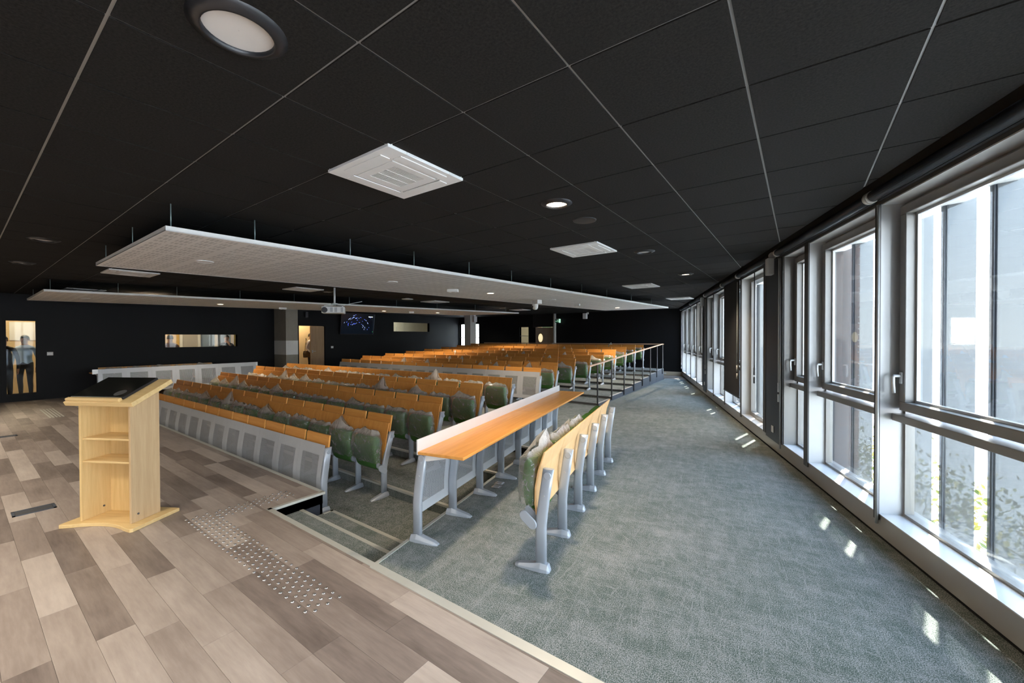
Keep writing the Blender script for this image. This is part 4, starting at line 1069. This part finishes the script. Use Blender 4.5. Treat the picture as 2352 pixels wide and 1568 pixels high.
# ------------------------------------------------------------------ left wall: openings, television, doorway
def pane_unit(name, y0, y1, z0, z1, lb, fr=.07, bars=()):
    w_ = thing(name, lb, 'window', (XL, 0, 0), kind='structure')
    mb = MB()
    for q in ((y0 - fr, y1 + fr, z1, z1 + fr), (y0 - fr, y1 + fr, z0 - fr, z0), (y0 - fr, y0, z0, z1), (y1, y1 + fr, z0, z1)): mb.box(-.145, .012, q[0], q[1], q[2], q[3])
    mb.build('window_frame', 'black_wall', w_)
    MB().box(-.075, -.069, y0, y1, z0, z1).build('pane', 'glass', w_)
    return w_
pane_unit('window_14', .80, 1.29, .19, 2.06, 'tall narrow glass panel in the black wall showing people behind')
pane_unit('window_15', 3.91, 5.90, 1.31, 1.72, 'low wide strip window in the black wall with two faces behind')
pane_unit('window_16', 12.64, 14.98, 1.905, 2.36, 'strip window beside the television')
dw = thing('door_1', 'double door in the black wall with one leaf open', 'door', (XL, 0, 0), kind='structure')
MB().box(-.145, .014, 7.98, 8.05, 0, 2.085).box(-.145, .014, 9.13, 9.19, 0, 2.085).box(-.145, .014, 7.98, 9.19, 2.085, 2.15).build('door_frame', 'black_wall', dw)
MB().box(-.09, -.045, 8.545, 9.125, .01, 2.075).build('door_leaf', 'door_wood', dw, .002)
MB().box(-.72, -.14, 8.03, 8.055, .01, 2.075).build('open_door_leaf', 'door_wood', dw, .002)
MB().box(-.043, -.030, 8.60, 8.635, .98, 1.10).build('handle_plate', 'grille_grey', dw)
MB().tube([(-.035, 8.617, 1.05), (-.005, 8.617, 1.05), (-.003, 8.66, 1.05), (-.003, 8.74, 1.05)], .009, 8).build('handle', 'grille_grey', dw)
for y, lb, w_ in ((1.525, 'double white light switch beside the tall glass panel', .09), (9.45, 'small white switch between the doorway and the television', .09)):
    t2 = thing('light_switch', lb, 'switch', (XL, y, 1.20), 0)
    MB().box(0, .010, -w_ / 2 - .01, w_ / 2 + .01, -.045, .045).build('plate', 'white_plastic', t2, .003)
    for q in (-.02, .02): MB().box(.010, .014, q - .017, q + .017, -.025, .025).build('rocker', 'paper_white', t2, .001)
MB().box(0, .09, -.055, .055, -.11, .11).build('wall_speaker', 'satin_black', None, .008, loc=(XL, 8.34, 2.53), label='small black box high on the wall above the doorway', cat='loudspeaker')
tv = thing('television', 'large wall television showing blue light streaks on black', 'television', (XL + .16, 10.58, 2.22), 0)
tmx = Matrix.Rotation(R(9), 4, 'Y')
MB().box(-.035, .02, -.83, .83, -.47, .47, tmx).build('case', 'satin_black', tv, .006)
MB().box(.0205, .0215, -.815, .815, -.455, .455, tmx).build('screen', 'tv_base' if 'tv_base' in M else 'glass_dark', tv)
emit('streak_blue', (.10, .18, 1.0), 1.5); emit('streak_pale', (.45, .60, 1.0), 1.3); emit('screen_text', (.9, .95, 1), 1.2)
rn = random.Random(5); mbb, mbp = MB(), MB()
for k in range(46):
    a_ = rn.uniform(.02 * PI, .86 * PI); rr = rn.uniform(.28, .62) if k < 30 else rn.uniform(.45, .95)
    ln = rn.uniform(.03, .09); cy_, cz_ = -.05, -.28
    y = cy_ + rr * 1.05 * math.cos(a_); z = cz_ + rr * .98 * math.sin(a_)
    if abs(y) > .76 or z > .41 or z < -.42: continue
    ty, tz = -math.sin(a_), math.cos(a_)
    q = (mbb if rn.random() < .6 else mbp)
    h_ = .006
    pts = [(.0225, y - ty * ln / 2 + ny_, z - tz * ln / 2 + nz_) for ny_, nz_ in ((-tz * h_, ty * h_), (tz * h_, -ty * h_))] + [(.0225, y + ty * ln / 2 + ny_, z + tz * ln / 2 + nz_) for ny_, nz_ in ((tz * h_, -ty * h_), (-tz * h_, ty * h_))]
    q.add([tmx @ Vector(p) for p in pts], [(0, 1, 2, 3)])
mbb.build('blue_streaks', 'streak_blue', tv); mbp.build('pale_streaks', 'streak_pale', tv)
tx = MB()
for k, (y, w_) in enumerate(((.52, .05), (.575, .03), (.615, .045), (.67, .03), (.71, .03))): tx.box(.022, .023, y - .02, y - .02 + w_, .315, .345, tmx)
tx.build('caption', 'screen_text', tv)
MB().box(.021, .023, .76, .775, -.36, -.345, tmx).build('power_light', 'led_green', tv)
MB().box(-.17, -.03, -.2, .2, -.2, .2).build('wall_mount', 'matt_black', tv)
# far wall openings
def pane_unit_b(name, x0, x1, z0, z1, lb, bar=None):
    w_ = thing(name, lb, 'window', (0, YB, 0), kind='structure'); fr = .05; mb = MB()
    for q in ((x0 - fr, x1 + fr, z1, z1 + fr), (x0 - fr, x1 + fr, z0 - fr, z0), (x0 - fr, x0, z0, z1), (x1, x1 + fr, z0, z1)): mb.box(q[0], q[1], -.012, .145, q[2], q[3])
    mb.build('window_frame', 'black_wall', w_)
    MB().box(x0, x1, .07, .076, z0, z1).build('pane', 'glass', w_)
    if bar: MB().box(x0, x1, .05, .10, bar - .015, bar + .015).build('glazing_bar', 'alu_light', w_)
pane_unit_b('window_17', -16.14, -14.68, .9, 2.345, 'window in the far black wall behind the white column', 1.58)
pane_unit_b('window_18', -11.89, -11.34, .9, 2.12, 'narrow window in the far black wall before the wooden door', 1.66)
db = thing('door_2', 'far wooden door with an oval glass light', 'door', (0, YB, 0), kind='structure')
lf = MB(); x0, x1 = -10.93, -10.30
lf.box(-10.93, -10.24, .02, .06, .01, 2.09).build('door_leaf', 'door_wood_grey', db, .002)
B(-10.235, -9.90, .02, .06, .01, 2.09).build('side_leaf', 'door_wood_grey', db, .002)
ov = [( -10.63 + .135 * math.cos(a_), 1.56 + .215 * math.sin(a_)) for a_ in [2 * PI * k / 32 for k in range(32)]]
ov2 = [( -10.63 + .165 * math.cos(a_), 1.56 + .25 * math.sin(a_)) for a_ in [2 * PI * k / 32 for k in range(32)]]
MB().loft([[(x, .018, z) for x, z in ov2], [(x, .008, z) for x, z in ov2], [(x, .008, z) for x, z in ov], [(x, .018, z) for x, z in ov]], cap=False, smooth=False).build('oval_rim', 'door_wood', db)
emit('opal_glow', (.95, .80, .48), .75)  # light through the door's oval put in as a glow of the pane
MB().add([(x, .016, z) for x, z in ov], [tuple(range(32))]).build('oval_glass', 'opal_glow', db, label='oval glass with its own added glow')

# ------------------------------------------------------------------ corridors behind the walls
cor = thing('wall_corridor', 'beige corridor behind the black wall', 'wall', kind='structure')
MB().box(-19.1, -19.0, -1.2, 6.9, -.02, .9).box(-19.1, -19.0, -1.2, 6.9, 2.35, 2.8).box(-19.1, -19.0, -1.2, 2.2, .9, 2.35).build('parapet', 'beige_wall', cor)
MB().box(-19.1, -16.34, -1.3, -1.2, -.02, 2.8).box(-19.1, -16.34, 6.9, 7.0, -.02, 2.8).box(-17.7, -17.6, 7.0, 12.0, -.02, 2.8).box(-17.7, -16.34, 10.9, 11.0, -.02, 2.8).build('partition', 'beige_wall', cor)
MB().box(-18.6, -18.5, 11.0, 17.4, -.02, 2.9).box(-18.6, -16.34, 17.4, 17.5, -.02, 2.9).box(-18.6, -17.6, 11.9, 12.0, -.02, 2.9).build('back_partition', 'cream_wall', cor)
MB().box(-19.1, -16.35, -1.2, 17.4, -.06, -.02).build('corridor_floor', 'plank_floor', cor)
MB().box(-19.1, -16.35, -1.2, 17.4, 2.8, 2.86).build('corridor_ceiling', 'cream_wall', cor)
for k in range(9): B(-19.0, -18.92, 2.2 + .56 * k, 2.28 + .56 * k, .9, 2.35).build('mullion', 'white_paint', cor)
for k, mm in enumerate(('ochre', 'ochre', 'view_board_green', 'view_board_green', 'ochre', 'view_board_grey', 'view_board_blue', 'view_board_blue', 'view_board_green')):  # coloured boards added in place of the bright view through the corridor windows
    B(-19.05, -19.03, 2.24 + .56 * k, min(2.80 + .56 * k, 6.9), .9, 2.35).build('screen', mm, cor)
B(-17.605, -17.59, 7.95, 8.3, 0, 2.1).build('cupboard_door', 'beige_wall', cor)
MB().box(-17.6, -17.57, 7.86, 7.94, 1.12, 1.22).build('card_reader', 'satin_black', None, .003, label='small black card reader on the beige corridor wall', cat='card reader')
MB().box(-18.5, -18.47, 12.7, 13.3, .2, 2.2).build('board_pink', 'skirting_wood', cor); MB().box(-18.5, -18.49, 14.6, 14.63, .2, 2.2).build('joint', 'grille_grey', cor)
MB().box(-18.99, -18.975, 1.0, 1.62, 1.55, 2.10).build('poster', 'paper_white', None, label='white sheet pinned on the corridor wall behind the tall glass panel', cat='poster')
def corridor_lamp(x, y, z, p, lb, col=(1, .80, .52)):
    t2 = thing('ceiling_lamp', lb, 'ceiling light', (x, y, z))
    MB().lathe([(.16, 0), (.16, -.03), (.14, -.045), (.001, -.05)], 24).build('diffuser', 'lamp_soft', t2)
    l_ = bpy.data.lights.new('corridor_lamp', 'POINT'); lo = bpy.data.objects.new('corridor_lamp', l_); COL.objects.link(lo); lo.location = (x, y, z - .2); l_.energy = p; l_.color = col; l_.shadow_soft_size = .15
corridor_lamp(-17.6, 1.0, 2.8, 60, 'round corridor lamp behind the tall glass panel'); corridor_lamp(-17.6, 4.6, 2.8, 60, 'round corridor lamp behind the low strip window'); corridor_lamp(-17.0, 8.6, 2.8, 55, 'round corridor lamp behind the doorway'); corridor_lamp(-17.4, 13.6, 2.8, 45, 'round corridor lamp behind the strip window beside the television', (1, .92, .74))
lob = thing('wall_lobby', 'lobby behind the far black wall', 'wall', kind='structure')
MB().box(-14.4, -14.3, 17.44, 19.5, -.02, 2.9).box(-8.0, -7.9, 17.44, 19.5, -.02, 2.9).box(-14.4, -11.9, 19.5, 19.6, -.02, 2.9).box(-11.3, -7.9, 19.5, 19.6, -.02, 2.9).box(-11.9, -11.3, 19.5, 19.6, 2.2, 2.9).build('partition', 'cream_wall', lob)
MB().box(-14.4, -7.9, 17.44, 19.6, -.06, -.02).build('lobby_floor', 'plank_floor', lob); MB().box(-14.4, -7.9, 17.44, 19.6, 2.9, 2.96).build('lobby_ceiling', 'cream_wall', lob)
B(-11.95, -11.86, 19.38, 19.5, 0, 2.2).build('door_jamb', 'ochre', lob)
corridor_lamp(-11.5, 18.5, 2.9, 50, 'round lobby lamp behind the narrow far window', (1, .86, .6))
tree(Vector((-15.2, 24, 0)), 5.5, 1.8, 8, 'green tree outside the far window behind the white column')
tree(Vector((-22.5, 4.0, 0)), 5.0, 1.9, 9, 'green tree outside the corridor windows')

# ------------------------------------------------------------------ people
def person(loc, rot, label, shirt, trousers, hair_m='hair', h=1.74, pose='stand', lean=0.):
    """one continuous skin-modifier body; materials by region; hair as a child"""
    root = thing('person', label, 'person', loc, rot)
    s_ = h / 1.74
    V, E, RD = [], [], []
    def v(x, y, z, rx, ry=None, par=None):
        V.append(Vector((x, y, z)) * s_); RD.append((rx * s_, (ry or rx) * s_))
        if par is not None: E.append((par, len(V) - 1))
        return len(V) - 1
    pel = v(0, 0, .95, .155, .105); ab = v(0, .005, 1.08, .145, .10, pel); ch = v(0, .0, 1.27, .165, .115, ab); nk0 = v(0, .01, 1.42, .115, .08, ch); nk = v(0, -.005, 1.50, .052, .052, nk0)
    hb = v(0, -.015, 1.565, .070, .078, nk); hm = v(0, -.02, 1.64, .074, .092, hb); ht = v(0, -.01, 1.715, .052, .062, hm)
    for sg in (-1, 1):
        hp = v(.095 * sg, 0, .90, .088, .088, pel); kn = v(.10 * sg, -.01, .50, .058, .06, hp); ca_ = v(.10 * sg, .015, .33, .052, .056, kn); an = v(.10 * sg, .02, .09, .036, .04, ca_); fo = v(.105 * sg, -.05, .035, .042, .035, an); to = v(.115 * sg, -.17, .028, .036, .026, fo)
        sh = v(.185 * sg, .0, 1.39, .058, .058, nk0)
        if pose == 'chin' and sg == 1:
            el = v(.22, -.10, 1.16, .040, .042, sh); wr = v(.08, -.20, 1.38, .027, .027, el); pa = v(.045, -.17, 1.46, .030, .020, wr)
            fd = Vector((-.03, .03, .045))
        elif pose == 'bag' and sg == -1:
            el = v(-.25, .03, 1.12, .040, .042, sh); wr = v(-.24, -.12, .98, .027, .027, el); pa = v(-.235, -.18, .955, .030, .020, wr); fd = Vector((0, -.05, -.02))
        else:
            el = v(.245 * sg, .02, 1.12, .040, .042, sh); wr = v(.25 * sg, -.04, .88, .027, .027, el); pa = v(.25 * sg, -.055, .80, .032, .020, wr); fd = Vector((0, -.01, -.05))
        pv = V[pa] / s_; ac = Vector((1, 0, 0)) if abs(fd.normalized().x) < .7 else Vector((0, 1, 0)); ac = (ac - fd.normalized() * ac.dot(fd.normalized())).normalized()
        if pose == 'stand' or sg == 1 or pose == 'bag': ac2 = Vector((0, 1, 0)); ac2 = (ac2 - fd.normalized() * ac2.dot(fd.normalized())).normalized(); ac = ac2 if ac2.length > .5 and pose != 'chin' else ac
        for q in range(4):
            b0 = pv + ac * (.026 - .0175 * q) + fd * .55; b1 = b0 + fd * (.62 + .14 * (1 - abs(q - 1.3) / 2)) ; b2 = b1 + fd * .5 + Vector((-.010 * sg, 0, 0))
            i0 = v(b0.x, b0.y, b0.z, .0105, .0105, pa); i1 = v(b1.x, b1.y, b1.z, .0088, .0088, i0); v(b2.x, b2.y, b2.z, .0070, .0070, i1)
        b0 = pv + ac * .036 + fd * .05; b1 = b0 + ac * .018 + fd * .55
        i0 = v(b0.x, b0.y, b0.z, .0115, .0115, pa); v(b1.x, b1.y, b1.z, .0085, .0085, i0)
    me = bpy.data.meshes.new('body'); me.from_pydata(V, E, [])
    o_ = bpy.data.objects.new('body', me); COL.objects.link(o_)
    sk = o_.modifiers.new('skin', 'SKIN'); ss = o_.modifiers.new('sub', 'SUBSURF'); ss.levels = 1; ss.render_levels = 1
    for i, d in enumerate(me.skin_vertices[0].data): d.radius = RD[i]; d.use_root = (i == 0)
    dg = bpy.context.evaluated_depsgraph_get(); ev = o_.evaluated_get(dg); nm = bpy.data.meshes.new_from_object(ev)
    bpy.data.objects.remove(o_)
    bm = bmesh.new(); bm.from_mesh(nm)
    # face: nose, brow and ears pushed out of the same surface
    nose = bmesh.ops.create_icosphere(bm, subdivisions=1, radius=.017 * s_, matrix=Matrix.Translation(Vector((0, -.105, 1.625)) * s_) @ Matrix.Diagonal((.8, 1.2, 1.5, 1)))
    for sg in (-1, 1): bmesh.ops.create_icosphere(bm, subdivisions=1, radius=.028 * s_, matrix=Matrix.Translation(Vector((.078 * sg, -.01, 1.635)) * s_) @ Matrix.Diagonal((.35, .7, 1.15, 1)))
    bm.to_mesh(nm); bm.free()
    for mm in ('skin', shirt, trousers, 'rubber'): nm.materials.append(M[mm])
    for p_ in nm.polygons:
        c = p_.center / s_; p_.use_smooth = True
        arm_low = abs(c.x) > .19 and c.z < .90
        hand = (abs(c.x) > .20 and c.z < .865 and c.z > .6) or (pose == 'chin' and c.y < -.13 and 1.36 < c.z < 1.60 and abs(c.x) < .12) or (pose == 'bag' and c.x < -.2 and c.y < -.13 and c.z < 1.02)
        p_.material_index = 0 if (c.z > 1.475 or hand) else 1 if (c.z > .97 or abs(c.x) > .19 and c.z > .8) else 3 if c.z < .075 else 2
    body = ob('body', nm, root)
    hr = MB()
    rings = []
    for k in range(7):
        q = k / 6; z = 1.615 + .145 * q; rx = .086 * math.sqrt(max(.02, 1 - (q * .98) ** 3)); ry = .104 * math.sqrt(max(.02, 1 - (q * .98) ** 3)); r_ = []
        for i in range(16):
            a_ = 2 * PI * i / 16; y = ry * math.sin(a_); fr_ = -y > .02 and q < .5
            r_.append(Vector((rx * math.cos(a_) * (.9 if fr_ else 1), (y * (.45 if fr_ else 1)) + .006, z)) * s_)
        rings.append(r_)
    hr.loft(rings).build('hair', hair_m, root)
    ey = MB()
    for sg in (-1, 1): ey.lathe([(.001, .009), (.008, .005), (.010, 0), (.001, -.003)], 10, tuple(Vector((.031 * sg, -.088, 1.648)) * s_))
    ey.build('eyes', 'hair', root)
    MB().box(-.022 * s_, .022 * s_, -.096 * s_, -.088 * s_, 1.582 * s_, 1.590 * s_).build('mouth', 'shirt_brown', root)
    return root
person((-17.05, 8.98, -.02), R(120), 'person in a grey shirt and dark trousers carrying a shoulder bag in the doorway', 'shirt_grey', 'cloth_black', h=1.80, pose='bag')
bg = thing('shoulder_bag', 'dark brown shoulder bag hanging at the hip of the person in the doorway', 'bag', (-16.93, 8.74, .93), R(120))
MB().loft([[(x * w_, y * .07, z) for x, y in ((-1, -1), (1, -1), (1, 1), (-1, 1))] for z, w_ in ((-.16, .15), (.02, .17), (.12, .13))], smooth=False).build('pouch', 'leather_brown', bg, .02, 2)
MB().tube([(-.13, 0, .10), (-.10, .0, .32), (.02, .02, .62), (.10, .10, .66), (.15, .12, .40), (.13, .02, .10)], .010, 6).build('strap', 'leather_brown', bg)
person((-17.1, 1.16, -.02), R(60), 'person in a pale blue shirt and black trousers behind the tall glass panel', 'shirt_blue', 'cloth_black', h=1.70)
person((-16.72, .78, -.02), R(80), 'person dressed in black at the edge of the tall glass panel', 'cloth_black', 'cloth_black', h=1.68)
person((-16.95, 4.22, -.02), R(-100), 'person in a brown shirt seen from behind through the low strip window', 'shirt_brown', 'cloth_black', h=1.72)
person((-16.95, 5.83, -.02), R(75), 'person in black resting chin on hand behind the low strip window', 'cloth_black', 'cloth_black', h=1.72, pose='chin')
